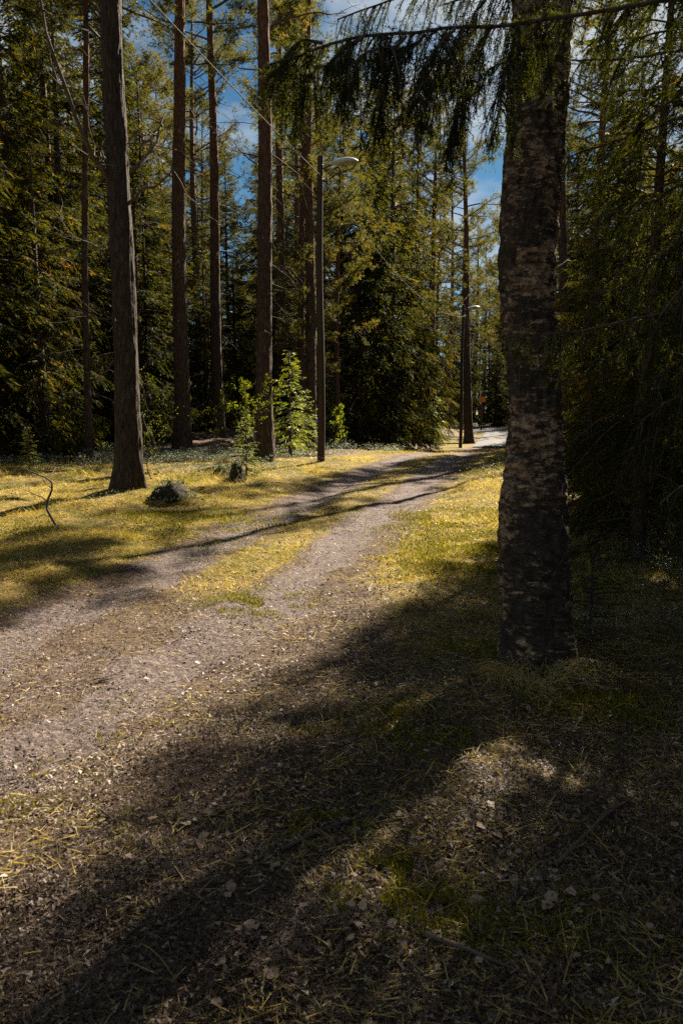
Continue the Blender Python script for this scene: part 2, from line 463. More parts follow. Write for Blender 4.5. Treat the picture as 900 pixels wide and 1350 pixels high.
def ground_mat():
    m, nt, o = newmat('forest_floor')
    v = mapping(nt, (1, 1, 1))
    n1 = noise(nt, 1.6, 6, 0.6, v); n2 = noise(nt, 9.0, 8, 0.7, v); n3 = noise(nt, 60.0, 6, 0.75, v)
    tr = attr(nt, 'track'); gr = attr(nt, 'grassy')
    n4 = noise(nt, 3.2, 5, 0.6, v); n5 = noise(nt, 26.0, 6, 0.7, v)
    e = math_n(nt, 'ADD', tr.outputs['Fac'], math_n(nt, 'MULTIPLY', math_n(nt, 'SUBTRACT', n2.outputs['Fac'], 0.5), 1.1))
    e = math_n(nt, 'ADD', e, math_n(nt, 'MULTIPLY', math_n(nt, 'SUBTRACT', n4.outputs['Fac'], 0.5), 0.9))
    tf = ramp(nt, [(0.35, (0, 0, 0)), (0.62, (1, 1, 1))], e)
    mixn = math_n(nt, 'ADD', math_n(nt, 'MULTIPLY', n3.outputs['Fac'], 0.55), math_n(nt, 'MULTIPLY', n5.outputs['Fac'], 0.45))
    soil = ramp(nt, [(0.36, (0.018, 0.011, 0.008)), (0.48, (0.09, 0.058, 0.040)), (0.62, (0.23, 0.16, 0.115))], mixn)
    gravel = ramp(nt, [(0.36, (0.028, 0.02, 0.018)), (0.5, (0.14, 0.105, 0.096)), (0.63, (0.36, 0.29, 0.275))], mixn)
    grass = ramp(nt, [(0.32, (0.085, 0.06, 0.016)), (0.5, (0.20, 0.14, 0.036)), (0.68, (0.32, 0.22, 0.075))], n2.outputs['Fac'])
    moss = ramp(nt, [(0.35, (0.045, 0.04, 0.010)), (0.65, (0.19, 0.16, 0.025))], n2.outputs['Fac'])
    mf = ramp(nt, [(0.48, (0, 0, 0)), (0.60, (1, 1, 1))], n1.outputs['Fac'])
    gm = mixrgb(nt, mf.outputs['Color'], grass.outputs['Color'], moss.outputs['Color'])
    e2 = math_n(nt, 'ADD', gr.outputs['Fac'], math_n(nt, 'MULTIPLY', math_n(nt, 'SUBTRACT', n2.outputs['Fac'], 0.5), 1.2))
    gf = ramp(nt, [(0.35, (0, 0, 0)), (0.65, (1, 1, 1))], e2)
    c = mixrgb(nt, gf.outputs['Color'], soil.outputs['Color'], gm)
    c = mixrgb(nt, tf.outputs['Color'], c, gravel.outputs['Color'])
    p = nt.nodes.new('ShaderNodeBsdfPrincipled')
    nt.links.new(c, p.inputs['Base Color'])
    p.inputs['Roughness'].default_value = 0.9; p.inputs['Specular IOR Level'].default_value = 0.15
    h = math_n(nt, 'ADD', mixn, math_n(nt, 'MULTIPLY', n2.outputs['Fac'], 1.2))
    b = nt.nodes.new('ShaderNodeBump'); b.inputs['Strength'].default_value = 1.0; b.inputs['Distance'].default_value = 0.05
    nt.links.new(h, b.inputs['Height']); nt.links.new(b.outputs['Normal'], p.inputs['Normal'])
    nt.links.new(p.outputs[0], o.inputs['Surface'])
    return m
M['ground'] = ground_mat()

# ------------------------------------------------------------------ ground, path, paved lane
def track_mask(x, y):
    u = np.abs(x - road_c(y))
    wob = 0.16 * fbm(x * 0.9, y * 0.9, 0, 41, 3) + 0.10 * vnoise(x * 4.1, y * 4.1, 0, 43)
    a = 1.12 * np.exp(-(((u - HALF) + wob) / 0.29) ** 2)
    fade = 1 - sstep(34, 41, y)
    near = 1 - 0.25 * sstep(4.5, 2.5, y)
    ur = u - 0.45 * sstep(7.5, 4.0, y) * (x > road_c(y))
    wide = (0.20 + 0.26 * sstep(7.0, 4.2, y)) * np.exp(-((ur + 1.6 * wob) / 1.15) ** 4) * (1 - 0.6 * sstep(7, 13, y))   # scuffed middle near by
    return np.clip(np.maximum(a, wide), 0, 1) * fade * near
def grass_mask(x, y):
    u = x - road_c(y)
    right = sstep(0.9, 1.7, u - 0.75 * sstep(7.5, 4.0, y)) * (0.40 + 0.60 * sstep(3.6, 6.0, y))
    left = sstep(-0.9, -1.5, u)
    mid = (0.34 + 0.36 * sstep(5.0, 8.0, y)) * (1 - sstep(0.25, 0.5, np.abs(u)))
    g = np.maximum(np.maximum(right, left), mid)
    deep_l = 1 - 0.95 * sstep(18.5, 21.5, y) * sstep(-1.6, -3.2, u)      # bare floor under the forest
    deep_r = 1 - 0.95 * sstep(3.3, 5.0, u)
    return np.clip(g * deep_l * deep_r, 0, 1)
def graded(lo, a, b, hi, fine, n_out):
    core = np.arange(a, b + 1e-6, fine)
    r = (np.linspace(0, 1, n_out + 1)[1:]) ** 2.2
    return np.concatenate([(a + (lo - a) * r)[::-1], core, b + (hi - b) * r])
gx = graded(-260, -5, 4, 280, 0.085, 46)
gy = graded(-160, 1.0, 14, 420, 0.085, 70)
X, Y = np.meshgrid(gx, gy, indexing='ij')
Z = zfun(X, Y)
V = np.stack([X, Y, Z], -1).reshape(-1, 3)
nx, ny = X.shape
ii, jj = np.meshgrid(np.arange(nx - 1), np.arange(ny - 1), indexing='ij')
Q = np.stack([ii * ny + jj, (ii + 1) * ny + jj, (ii + 1) * ny + jj + 1, ii * ny + jj + 1], -1).reshape(-1, 4)
cxq = V[Q].mean(1)
uq = np.abs(cxq[:, 0] - road_c(cxq[:, 1])) + 0.16 * fbm(cxq[:, 0] * 1.3, cxq[:, 1] * 1.3, 0, 77, 2)
isp = (uq < 1.25) & (cxq[:, 1] > -30) & (cxq[:, 1] < 42)
tm, gm_ = track_mask(V[:, 0], V[:, 1]), grass_mask(V[:, 0], V[:, 1])
def submesh(name, sel):
    q = Q[sel]
    ids, inv = np.unique(q.ravel(), return_inverse=True)
    me = mesh_np(name, V[ids], [inv.reshape(-1, 4)], None, True, {'track': tm[ids], 'grassy': gm_[ids]})
    me.materials.append(M['ground'])
    return me
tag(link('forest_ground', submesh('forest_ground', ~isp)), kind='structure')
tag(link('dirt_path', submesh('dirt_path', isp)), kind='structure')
# the paved lane beyond the grass, down in the dip
ys = np.linspace(43.5, 90, 120)
g = G()
lane_c = road_c(ys) + 0.9
offs = np.linspace(-1.7, 1.7, 7)
P = np.stack([lane_c[:, None] + offs[None, :], np.repeat(ys[:, None], 7, 1), np.zeros((120, 7))], -1)
P[..., 2] = zfun(P[..., 0], P[..., 1]) + 0.05
i, j = np.meshgrid(np.arange(119), np.arange(6), indexing='ij')
g.add(P.reshape(-1, 3), q=np.stack([i * 7 + j, i * 7 + j + 1, (i + 1) * 7 + j + 1, (i + 1) * 7 + j], -1).reshape(-1, 4))
tag(link('paved_lane', g.mesh('paved_lane', M['asphalt'], True)), kind='structure')

# ------------------------------------------------------------------ trunks
def trunk_geo(pts, rad, sides=12, rows=None, flare=0.45, amp=0.0, fs=(4, 4, 1.2), seed=0, lobes=5, flen=0.28, foff=0.0):
    pts = np.asarray(pts, float); rad = np.asarray(rad, float)
    s = np.concatenate([[0], np.cumsum(np.linalg.norm(np.diff(pts, axis=0), axis=1))])
    if rows is None: rows = len(pts)
    sr = np.linspace(0, 1, rows) ** 1.35 * s[-1]
    C = np.stack([np.interp(sr, s, pts[:, k]) for k in range(3)], 1)
    if len(pts) > 3:                            # soften the corners
        for _ in range(3):
            C[1:-1] = 0.25 * C[:-2] + 0.5 * C[1:-1] + 0.25 * C[2:]
    rr = np.interp(sr, s, rad)
    a = np.arange(sides) * 2 * np.pi / sides
    Rm = np.repeat(rr[:, None], sides, 1)
    zz = np.repeat(sr[:, None], sides, 1)
    A = np.repeat(a[None], rows, 0)
    Rm = Rm * (1 + flare * np.exp(-np.maximum(zz - foff, 0) / flen) * (0.75 + 0.5 * np.cos(lobes * A + seed)) * 0.9)
    if amp:
        Rm = Rm + amp * fbm(np.cos(A) * fs[0], np.sin(A) * fs[1], zz * fs[2], seed, 3) + amp * 0.8 * vnoise(np.cos(A) * 1.2, np.sin(A) * 1.2, zz * 1.1, seed + 5)
    v = np.stack([C[:, None, 0] + np.cos(A) * Rm, C[:, None, 1] + np.sin(A) * Rm, np.repeat(C[:, 2:3], sides, 1)], -1)
    k, i = np.meshgrid(np.arange(rows - 1), np.arange(sides), indexing='ij')
    j = (i + 1) % sides
    q = np.stack([k * sides + i, k * sides + j, (k + 1) * sides + j, (k + 1) * sides + i], -1).reshape(-1, 4)
    return v.reshape(-1, 3), q
def trunk_mesh(name, mat, *a, **k):
    g = G(); v, q = trunk_geo(*a, **k); g.add(v, q=q)
    return g.mesh(name, mat, True)

# ------------------------------------------------------------------ tree builders
def dead_branches(rng, z0, z1, n, lmax, rtrunk, sub=5, droop=0.25, fine=False, rb=0.011):
    """bare twiggy branches left on the stem: thin tubes"""
    g = G()
    z = rng.uniform(z0, z1, n); az = rng.uniform(0, 2 * np.pi, n)
    L = lmax * rng.uniform(0.25, 1.0, n) ** 1.3
    K = 6
    s = np.linspace(0, 1, K)
    h = np.stack([np.cos(az), np.sin(az), np.zeros(n)], 1)
    up = rng.uniform(-0.35, 0.45, n)
    wob = np.cumsum(rng.normal(0, 0.07, (n, K, 3)), 1) * L[:, None, None] * 0.5
    P = np.zeros((n, K, 3))
    P += h[:, None, :] * (rtrunk * 0.7 + L[:, None, None] * s[None, :, None])
    P[..., 2] += z[:, None] + L[:, None] * (up[:, None] * s[None] - droop * s[None] ** 2)
    P += wob * s[None, :, None]
    g.tubes(P, (rb * (0.5 + 0.5 * L / lmax))[:, None] * (1 - 0.75 * s)[None], 4)
    m = n * sub
    bi = np.repeat(np.arange(n), sub); t = rng.uniform(0.25, 0.98, m)
    f = t * (K - 1); k0 = np.minimum(f.astype(int), K - 2); fr = (f - k0)[:, None]
    B = P[bi, k0] * (1 - fr) + P[bi, k0 + 1] * fr
    tdir = nrm(P[bi, k0 + 1] - P[bi, k0])
    d = nrm(tdir * 0.6 + rng.normal(0, 0.7, (m, 3)) + np.array([0, 0, -0.15]))
    l = L[bi] * rng.uniform(0.12, 0.42, m)
    Ks = 4; ss = np.linspace(0, 1, Ks)
    Q_ = B[:, None] + d[:, None] * (l[:, None] * ss[None])[..., None] + np.cumsum(rng.normal(0, 0.06, (m, Ks, 3)), 1) * l[:, None, None] * ss[None, :, None]
    Q_[..., 2] -= droop * l[:, None] * ss[None] ** 2
    g.tubes(Q_, (rb * 0.42) * (1 - 0.6 * ss)[None] * np.ones((m, 1)), 3)
    return g

def spruce_crown(rng, H, Rc, cb, dz=0.34, nb=5, lat=0.085, sp=0.05, sl=0.12, sw=0.034, droop=1.0, pw=0.8, lmax=0.9, brown=0.06, gapp=0.06, needles=0, nw=0.0022, nl=0.015):
    """returns (foliage G, wood G). Whorls of drooping branches hung with side shoots."""
    g, wd = G(), G()
    zs = np.arange(cb, H - 0.12, dz)
    z = np.repeat(zs, nb) + rng.uniform(-0.5, 0.5, len(zs) * nb) * dz
    n = len(z)
    az = rng.uniform(0, 2 * np.pi, n)
    keep = rng.uniform(size=n) > gapp
    z, az = z[keep], az[keep]; n = len(z)
    t = np.clip((z - cb) / (H - cb), 0, 1)
    L = Rc * (1 - t) ** pw * rng.uniform(0.62, 1.12, n) * (0.75 + 0.25 * sstep(0, 0.12, t)) + 0.04 * Rc
    h = np.stack([np.cos(az), np.sin(az), np.zeros(n)], 1)
    up0 = 0.10 + 0.55 * t + rng.uniform(-0.1, 0.12, n)
    dr = (0.75 * (1 - t) + 0.15) * droop * rng.uniform(0.7, 1.2, n)
    def B(i, s):
        p = h[i] * (L[i] * s)[:, None]
        p[:, 2] += z[i] + L[i] * (up0[i] * s - dr[i] * s ** 2 + 0.32 * dr[i] * s ** 3)
        return p
    K = 6
    ss = np.linspace(0, 1, K)
    P = np.stack([B(np.arange(n), np.full(n, q)) for q in ss], 1)
    wd.tubes(P, (0.006 + 0.011 * L[:, None]) * (1 - 0.85 * ss)[None], 4)
    nl_ = np.maximum((L / lat).astype(int), 3)
    bi = np.repeat(np.arange(n), nl_); m = len(bi)
    s = rng.uniform(0.10, 1.0, m) ** 0.85
    pb = B(bi, s)
    side = np.where(rng.uniform(size=m) < 0.5, -1, 1) * rng.uniform(0.55, 1.15, m)
    ca, sa = np.cos(side), np.sin(side)
    d = np.stack([h[bi, 0] * ca - h[bi, 1] * sa, h[bi, 0] * sa + h[bi, 1] * ca, np.zeros(m)], 1)
    ll = np.minimum(L[bi] * 0.45 * (1.03 - s) ** 0.6 * rng.uniform(0.5, 1.15, m) + 0.05 * np.sqrt(Rc), lmax)
    d[:, 2] = (-0.30 - 0.65 * rng.uniform(0, 1, m) * (1 - 0.7 * t[bi])) * droop + 0.25 * t[bi]
    d = nrm(d)
    ns = np.maximum((ll / (sp if needles else sp * 0.58)).astype(int), 2)
    li = np.repeat(np.arange(m), ns); k = len(li)
    u = rng.uniform(0, 1, k)
    pos = pb[li] + d[li] * (u * ll[li])[:, None]
    pos[:, 2] -= 0.5 * droop * (u * ll[li]) ** 2
    sd_ = perp(d[li], rng)
    dd = nrm(d[li] * 0.9 + sd_ * rng.uniform(0.05, 0.55, k)[:, None] + np.array([0, 0, -0.2 * droop]))
    rv = np.clip(0.42 + 0.16 * rng.normal(size=n)[bi[li]] + 0.14 * rng.normal(size=k) + 0.12 * u, 0, 0.9)
    rv = np.where(rng.uniform(size=k) < brown, 1.0, rv)
    if needles:
        wd.tubes(np.stack([pb, pb + d * (ll * 0.5)[:, None], pb + d * ll[:, None] - np.array([0, 0, 0.5 * droop]) * (ll ** 2)[:, None]], 1), np.array([[0.0028, 0.002, 0.001]]) * np.ones((m, 1)), 3)
        wd.tubes(np.stack([pos, pos + dd * sl], 1), np.array([[0.0016, 0.0008]]) * np.ones((k, 1)), 3)
        ni = np.repeat(np.arange(k), needles); q = len(ni)
        uu = np.tile(np.arange(needles) / needles, k) + rng.uniform(0, 1 / needles, q)
        S = perp(dd[ni], rng)
        nd = nrm(dd[ni] * 0.75 + S * 0.75)
        g.needles(pos[ni] + dd[ni] * (uu * sl)[:, None], nd, perp(nd, rng), nl * rng.uniform(0.75, 1.1, q), nw, rv[ni])
    else:
        side = perp(dd, rng)
        g.needles(pos, dd, side * rng.uniform(0.6, 1.1, k)[:, None], sl * rng.uniform(0.7, 1.25, k), sw, rv)
    return g, wd

def pine_crown(rng, H, Rc, cb, limbs=54, subs=8, tufts=13, blades=13, bl=0.115, bw=0.0145):
    g, wd = G(), G()
    n = limbs
    z = cb + (H - cb) * (rng.uniform(0, 1, n) ** 0.85) * 0.97
    t = (z - cb) / (H - cb)
    az = rng.uniform(0, 2 * np.pi, n)
    L = Rc * (0.45 + 0.75 * np.sin(np.pi * np.clip(t * 0.8 + 0.2, 0, 1))) * rng.uniform(0.55, 1.1, n) * (1 - 0.5 * t ** 3)
    h = np.stack([np.cos(az), np.sin(az), np.zeros(n)], 1)
    up = rng.uniform(-0.15, 0.35, n) + 0.5 * t
    K = 7; ss = np.linspace(0, 1, K)
    P = h[:, None] * (L[:, None] * ss[None])[..., None]
    P[..., 2] += z[:, None] + L[:, None] * (up[:, None] * ss - 0.25 * ss ** 2 + 0.35 * ss ** 3)
    P += np.cumsum(rng.normal(0, 0.05, (n, K, 3)), 1) * L[:, None, None] * ss[None, :, None]
    wd.tubes(P, (0.012 + 0.014 * L[:, None]) * (1 - 0.8 * ss)[None], 5)
    m = n * subs
    bi = np.repeat(np.arange(n), subs); s = rng.uniform(0.35, 1.0, m)
    f = s * (K - 1); k0 = np.minimum(f.astype(int), K - 2); fr = (f - k0)[:, None]
    B = P[bi, k0] * (1 - fr) + P[bi, k0 + 1] * fr
    td = nrm(P[bi, k0 + 1] - P[bi, k0])
    d = nrm(td * 0.8 + rng.normal(0, 0.6, (m, 3)) * np.array([1, 1, 0.6]) + np.array([0, 0, 0.22]))
    l = rng.uniform(0.3, 0.85, m) * np.sqrt(Rc / 2)
    S3 = np.stack([B, B + d * (l * 0.5)[:, None] + rng.normal(0, 0.03, (m, 3)), B + d * l[:, None] + np.array([0, 0, 0.06])], 1)
    wd.tubes(S3, np.array([[0.008, 0.006, 0.003]]) * np.ones((m, 1)), 3)
    q = m * tufts
    si = np.repeat(np.arange(m), tufts); u = rng.uniform(0.25, 1.08, q)
    tp = B[si] + d[si] * (u * l[si])[:, None] + rng.normal(0, 0.075, (q, 3))
    tdv = nrm(d[si] + rng.normal(0, 0.55, (q, 3)) + np.array([0, 0, 0.3]))
    r0 = np.clip(0.45 + 0.15 * rng.normal(size=m)[si] + 0.12 * rng.normal(size=q), 0, 0.9)
    r0 = np.where(rng.uniform(size=q) < 0.05, 1.0, r0)
    b = q * blades
    ti = np.repeat(np.arange(q), blades)
    dirs = nrm(tdv[ti] * 0.55 + rng.normal(0, 0.6, (b, 3)))
    g.needles(tp[ti], dirs, perp(dirs, rng), bl * rng.uniform(0.7, 1.15, b), bw, np.clip(r0[ti] + rng.normal(0, 0.05, b), 0, 1))
    return g, wd

def make_tree(name, meshes, loc, rz, label, cat, group=None, scale=1.0, lean=(0, 0)):
    e = empty(name, loc, rz, scale)
    e.rotation_euler = (lean[0], lean[1], rz)
    tag(e, label, cat, group)
    for pn, me in meshes:
        o = link(pn, me, e)
        if pn == 'dead_branch': o['kind'] = 'stuff'
    return e

def spruce_kind(seed, H, Rc, cb, r0=0.16, deadn=0, fol='spruce', **kw):
    rng = np.random.default_rng(seed)
    f, wd = spruce_crown(rng, H, Rc, cb, **kw)
    zz = np.linspace(-0.25, H - 0.1, 12)
    c = np.stack([0.02 * H * 0.2 * np.sin(zz * 0.4 + seed), 0.02 * H * 0.2 * np.cos(zz * 0.33 + seed), zz], 1)
    c[:, :2] -= c[0, :2]
    tr = trunk_mesh('spruce_trunk', M['sprucebark'], c, r0 * (1 - np.linspace(0, 0.95, 12)) + 0.008, 12, 26, 0.35, 0.006, seed=seed)
    out = [('trunk', tr), ('crown', f.mesh('spruce_crown', M[fol])), ('branch_wood', wd.mesh('spruce_branch_wood', M['deadwood']))]
    if deadn:
        out.append(('dead_branch', dead_branches(rng, 0.8, cb + 1.5, deadn, Rc * 0.75, r0, 6, 0.45).mesh('spruce_dead_branch', M['deadwood'])))
    return out

def pine_kind(seed, H, Rc, cb, r0=0.19, deadn=40, dz0=2.5, lmax=1.6, sides=20, rows=60, **kw):
    rng = np.random.default_rng(seed)
    f, wd = pine_crown(rng, H, Rc, cb, **kw)
    zz = np.linspace(-0.25, H - 0.2, 16)
    c = np.stack([0.10 * np.sin(zz * 0.25 + seed), 0.10 * np.cos(zz * 0.31 + seed * 2), zz], 1)
    c[:, :2] -= c[1, :2]
    rad = r0 * (1 - 0.45 * np.clip(zz / (H * 0.6), 0, 1) - 0.5 * np.clip((zz - H * 0.6) / (H * 0.4), 0, 1)) + 0.006
    tr = trunk_mesh('pine_trunk', M['pinebark'], c, rad, sides, rows, 0.35, 0.008, (5, 5, 1.5), seed)
    return [('trunk', tr), ('crown', f.mesh('pine_crown', M['pine'])), ('branch_wood', wd.mesh('pine_branch_wood', M['deadwood'])),
            ('dead_branch', dead_branches(rng, dz0, cb + 2.5, deadn, lmax, r0 * 0.8, 6, 0.15).mesh('pine_dead_branch', M['deadwood']))]

# ------------------------------------------------------------------ tree stock
SPR = [spruce_kind(11, 17, 2.5, 0.9, lat=0.06, sp=0.034, sl=0.14, sw=0.030), spruce_kind(12, 14, 2.2, 0.4, lat=0.055, sp=0.033, sl=0.14, sw=0.030),
       spruce_kind(13, 19, 2.5, 2.0, deadn=26, lat=0.06, sp=0.034, sl=0.14, sw=0.030), spruce_kind(14, 9, 1.9, 0.2, dz=0.26, lat=0.05, sp=0.032, sl=0.12, sw=0.027),
       spruce_kind(16, 14, 2.7, 0.2, pw=0.55, dz=0.32, lat=0.065, sp=0.038, sl=0.14, sw=0.038, gapp=0.02, r0=0.2)]
SPRN = [spruce_kind(15, 12, 2.1, 0.7, r0=0.13, deadn=14, dz=0.30, lat=0.055, sp=0.027, sl=0.085, sw=0.019, brown=0.03)]
SPRS = [spruce_kind(21, 4.2, 1.15, 0.15, r0=0.05, dz=0.17, lat=0.055, sp=0.04, sl=0.09, sw=0.026, lmax=0.5, fol='sapling'),
        spruce_kind(22, 3.0, 0.9, 0.12, r0=0.04, dz=0.15, lat=0.05, sp=0.035, sl=0.08, sw=0.022, lmax=0.4, droop=0.7, fol='sapling')]
PIN = [pine_kind(31, 20, 2.2, 8.0), pine_kind(32, 18, 2.4, 6.0, deadn=55), pine_kind(33, 22, 2.3, 10.0, deadn=50, dz0=3.5), pine_kind(34, 15, 2.2, 3.5, r0=0.14, deadn=30, dz0=1.2)]

# ------------------------------------------------------------------ the birch by the path
BY = 4.42
def birch():
    rows = [(-40, 680, 754), (50, 678, 750), (130, 672, 745), (200, 668, 739), (280, 662, 732), (350, 660, 728), (420, 662, 729), (480, 668, 733), (550, 671, 738),
            (610, 667, 742), (660, 661, 744), (710, 660, 747), (770, 664, 749), (830, 670, 750), (880, 671, 752), (905, 668, 756)]
    pts, rad = [], []
    for py, xl, xr in rows[::-1]:
        d1 = ray((xl + xr) / 2, py)
        t = BY / d1[1]
        pts.append(CAM + d1 * t); rad.append((xr - xl) / 2 / FPX * t)
    pts = np.array(pts); rad = np.array(rad)
    base = np.array([pts[0, 0], BY, gz(pts[0, 0], BY)])
    top = pts[-1]
    ext = [top + np.array([0.02 * k, 0.03 * k, 0.9 * k]) for k in range(1, 11)]
    er = [rad[-1] * (1 - k / 10.6) for k in range(1, 11)]
    low = pts[0].copy(); low[2] = base[2] - 0.2
    pts = np.concatenate([[low], pts, ext]); rad = np.concatenate([[rad[0]], rad, er])
    e = empty('birch_tree', base)
    tag(e, 'thick birch with peeling pale and black bark standing beside the wheel tracks', 'tree')
    L = pts - base
    link('trunk', trunk_mesh('birch_trunk', M['birchbark'], L, rad, 90, 380, 0.42, 0.016, (8, 8, 16), 4, 5, 0.2, 0.2), e)
    rng = np.random.default_rng(7)
    n = 40
    f, wd = G(), G()
    z0 = rng.uniform(4.5, 12.2, n)
    ax = np.stack([np.interp(z0, L[:, 2], L[:, 0]), np.interp(z0, L[:, 2], L[:, 1]), z0], 1)
    az = rng.uniform(0, 2 * np.pi, n); ln = rng.uniform(0.9, 2.6, n) * (1.25 - z0 / 14)
    K = 7; s = np.linspace(0, 1, K)
    h = np.stack([np.cos(az), np.sin(az), np.zeros(n)], 1)
    P = ax[:, None] + h[:, None] * (ln[:, None] * s)[..., None]
    P[..., 2] += ln[:, None] * (0.9 * s - 0.55 * s ** 2)
    wd.tubes(P, (0.03 * (1 - 0.85 * s))[None] * np.ones((n, 1)), 5)
    m = n * 22; bi = np.repeat(np.arange(n), 22); t = rng.uniform(0.2, 1, m)
    k0 = np.minimum((t * (K - 1)).astype(int), K - 2); fr = (t * (K - 1) - k0)[:, None]
    B = P[bi, k0] * (1 - fr) + P[bi, k0 + 1] * fr
    d = nrm(rng.normal(0, 1, (m, 3)) * np.array([1, 1, 0.5])); l = rng.uniform(0.25, 0.7, m)
    Q_ = B[:, None] + d[:, None] * (l[:, None] * np.linspace(0, 1, 4))[..., None]
    Q_[..., 2] -= l[:, None] * 0.8 * np.linspace(0, 1, 4) ** 2
    wd.tubes(Q_, np.array([[0.004, 0.003, 0.002, 0.001]]) * np.ones((m, 1)), 3)
    q = m * 12; si = np.repeat(np.arange(m), 12); u = rng.integers(1, 4, q)
    lp = Q_[si, u] + rng.normal(0, 0.03, (q, 3)); dd = nrm(rng.normal(0, 1, (q, 3)) + np.array([0, 0, -0.5]))
    f.blades(lp, dd, perp(dd, rng), rng.uniform(0.02, 0.035, q), 0.02, rng.uniform(0.2, 1, q))
    link('crown', f.mesh('birch_leaves', M['leaf']), e)
    link('branch_wood', wd.mesh('birch_branch_wood', M['twig']), e)
birch()

# ------------------------------------------------------------------ roadside pines with their own stems
HCROWN = {}
def hero_pine(px, Y, px_top, dpx, label, seed, H=19, cb=9.5, extra=None, group=None, deadn=34, dz0=2.8, lmax=1.5, flare=0.5, tone='pinebark', cscale=1.0, Rc=2.1, limbs=40):
    rng = np.random.default_rng(seed)
    b = at_y(px, Y, 640)
    d0 = ray(px_top, 0); tt = Y / d0[1]
    topp = CAM + d0 * tt
    slope = (topp[0] - b[0]) / (topp[2] - b[2])
    r0 = dpx / 2 / FPX * Y
    zz = np.concatenate([[-0.25, 0], np.linspace(0.6, H, 15)])
    c = np.stack([slope * zz + 0.035 * np.sin(zz * 0.55 + seed), 0.03 * np.sin(zz * 0.4 + seed), zz], 1)
    c[:, :2] -= c[1, :2]
    rad = r0 * (1.12 - 0.12 * np.clip(zz / 2.0, 0, 1) - 0.035 * np.clip(zz, 0, 9) - 0.55 * np.clip((zz - 9) / (H - 9), 0, 1))
    e = empty('pine_tree', b)
    tag(e, label, 'tree', group)
    tr = link('trunk', trunk_mesh('pine_trunk', M[tone], c, np.maximum(rad, 0.012), 48, 200, flare, 0.015, (8, 8, 2.6), seed, 5, 0.3, 0.22), e)
    ck = (round(H / 3), round(cb / 3), Rc)
    if ck not in HCROWN:
        f, wd = pine_crown(rng, H, Rc, cb, limbs=limbs)
        HCROWN[ck] = (f.mesh('pine_crown', M['pine']), wd.mesh('pine_branch_wood', M['deadwood']), H)
    off = (slope * H * 0.8, 0, H - HCROWN[ck][2])
    for nm_, me_ in zip(('crown', 'branch_wood'), HCROWN[ck]):
        c_ = link(nm_, me_, e, (off[0], off[1], H * (1 - cscale) + off[2] * cscale)); c_.rotation_euler = (0, 0, seed * 1.7); c_.scale = (cscale,) * 3
    tag(link('dead_branch', dead_branches(rng, dz0, cb + 1, deadn, lmax, r0 * 0.8, 6, 0.2).mesh('pine_dead_branch', M['deadwood']), e), kind='stuff')
    if extra:
        for (pl, r_) in extra:
            g = G()
            pts = []
            for (qx, qy, yy) in pl:
                dd = ray(qx, qy); pts.append(CAM + dd * (yy / dd[1]) - b)
            pts = np.array(pts)
            s_ = np.linspace(0, 1, len(pts)); sn = np.linspace(0, 1, 12)
            PP = np.stack([np.interp(sn, s_, pts[:, k]) for k in range(3)], 1)
            PP[1:] += np.cumsum(rng.normal(0, 0.02, (11, 3)), 0)
            g.tubes(PP[None], (r_ * (1 - 0.75 * sn))[None], 7)
            for _ in range(9):
                k = int(rng.integers(2, 11))
                dv = nrm(PP[k] - PP[k - 1]) * 0.7 + rng.normal(0, 0.5, 3)
                ln = rng.uniform(0.2, 0.7)
                W_ = np.cumsum(np.concatenate([PP[k][None], (dv * ln / 5)[None] + rng.normal(0, 0.03, (5, 3))]), 0)
                g.tubes(W_[None], (r_ * 0.3 * np.linspace(1, 0.2, 6))[None], 4)
            link('limb', g.mesh('pine_limb', M['deadwood'], True), e)
    return e

A_LIMBS = [([(150, 246, 12.5), (128, 215, 12.3), (95, 150, 12.0), (60, 40, 11.8), (52, -40, 11.7)], 0.045),
           ([(166, 228, 12.6), (182, 215, 12.8), (203, 190, 13.1), (208, 165, 13.3), (218, 150, 13.5)], 0.04),
           ([(166, 272, 12.5), (190, 250, 12.3), (228, 226, 12.1)], 0.03),
           ([(148, 268, 12.6), (138, 210, 13.0), (120, 205, 13.2), (112, 120, 13.4)], 0.025),
           ([(150, 475, 12.4), (135, 480, 12.1), (108, 492, 11.9)], 0.016),
           ([(150, 420, 12.4), (130, 424, 12.2), (98, 434, 12.0)], 0.014),
           ([(146, 330, 12.5), (110, 310, 12.2), (66, 278, 12.0)], 0.014)]
hero_pine(170, 12.5, 152, 32, 'thick grey barked pine with bare upturned limbs on the mossy verge by a stump', 51, 18, 8.5, A_LIMBS, deadn=16, lmax=1.2, flare=0.42, tone='greybark')
hero_pine(243, 22.4, 237, 21, 'straight pine rising behind the bilberry patch', 52, 20, 11, deadn=40, lmax=2.2)
hero_pine(291, 27.5, 277, 15, 'slim reddish pine standing back in the trees beyond the bilberry patch', 53, 20, 11.5, deadn=46, lmax=2.2)
hero_pine(350, 19.6, 345, 22, 'sturdy brown pine with a young spruce growing at its foot', 54, 20, 10.5, deadn=34, lmax=1.8,
          extra=[([(358, 36, 19.6), (378, 22, 19.2), (410, 14, 18.9), (450, 12, 18.7)], 0.03), ([(342, 218, 19.5), (318, 200, 19.2), (300, 180, 19.0)], 0.02)])
hero_pine(369, 31, 367, 13, 'thin dark pine stem half hidden behind a sturdier pine', 55, 20, 11, deadn=40, lmax=2.0)
hero_pine(409, 24.6, 405, 14.5, 'slender orange barked pine just behind the wooden lamp post', 56, 20, 11.5, deadn=30, lmax=1.8)
hero_pine(742, 19.2, 741, 12, 'orange stemmed pine standing behind the birch', 57, 15, 9.5, deadn=20, lmax=1.2, dz0=4, Rc=1.15, limbs=64)
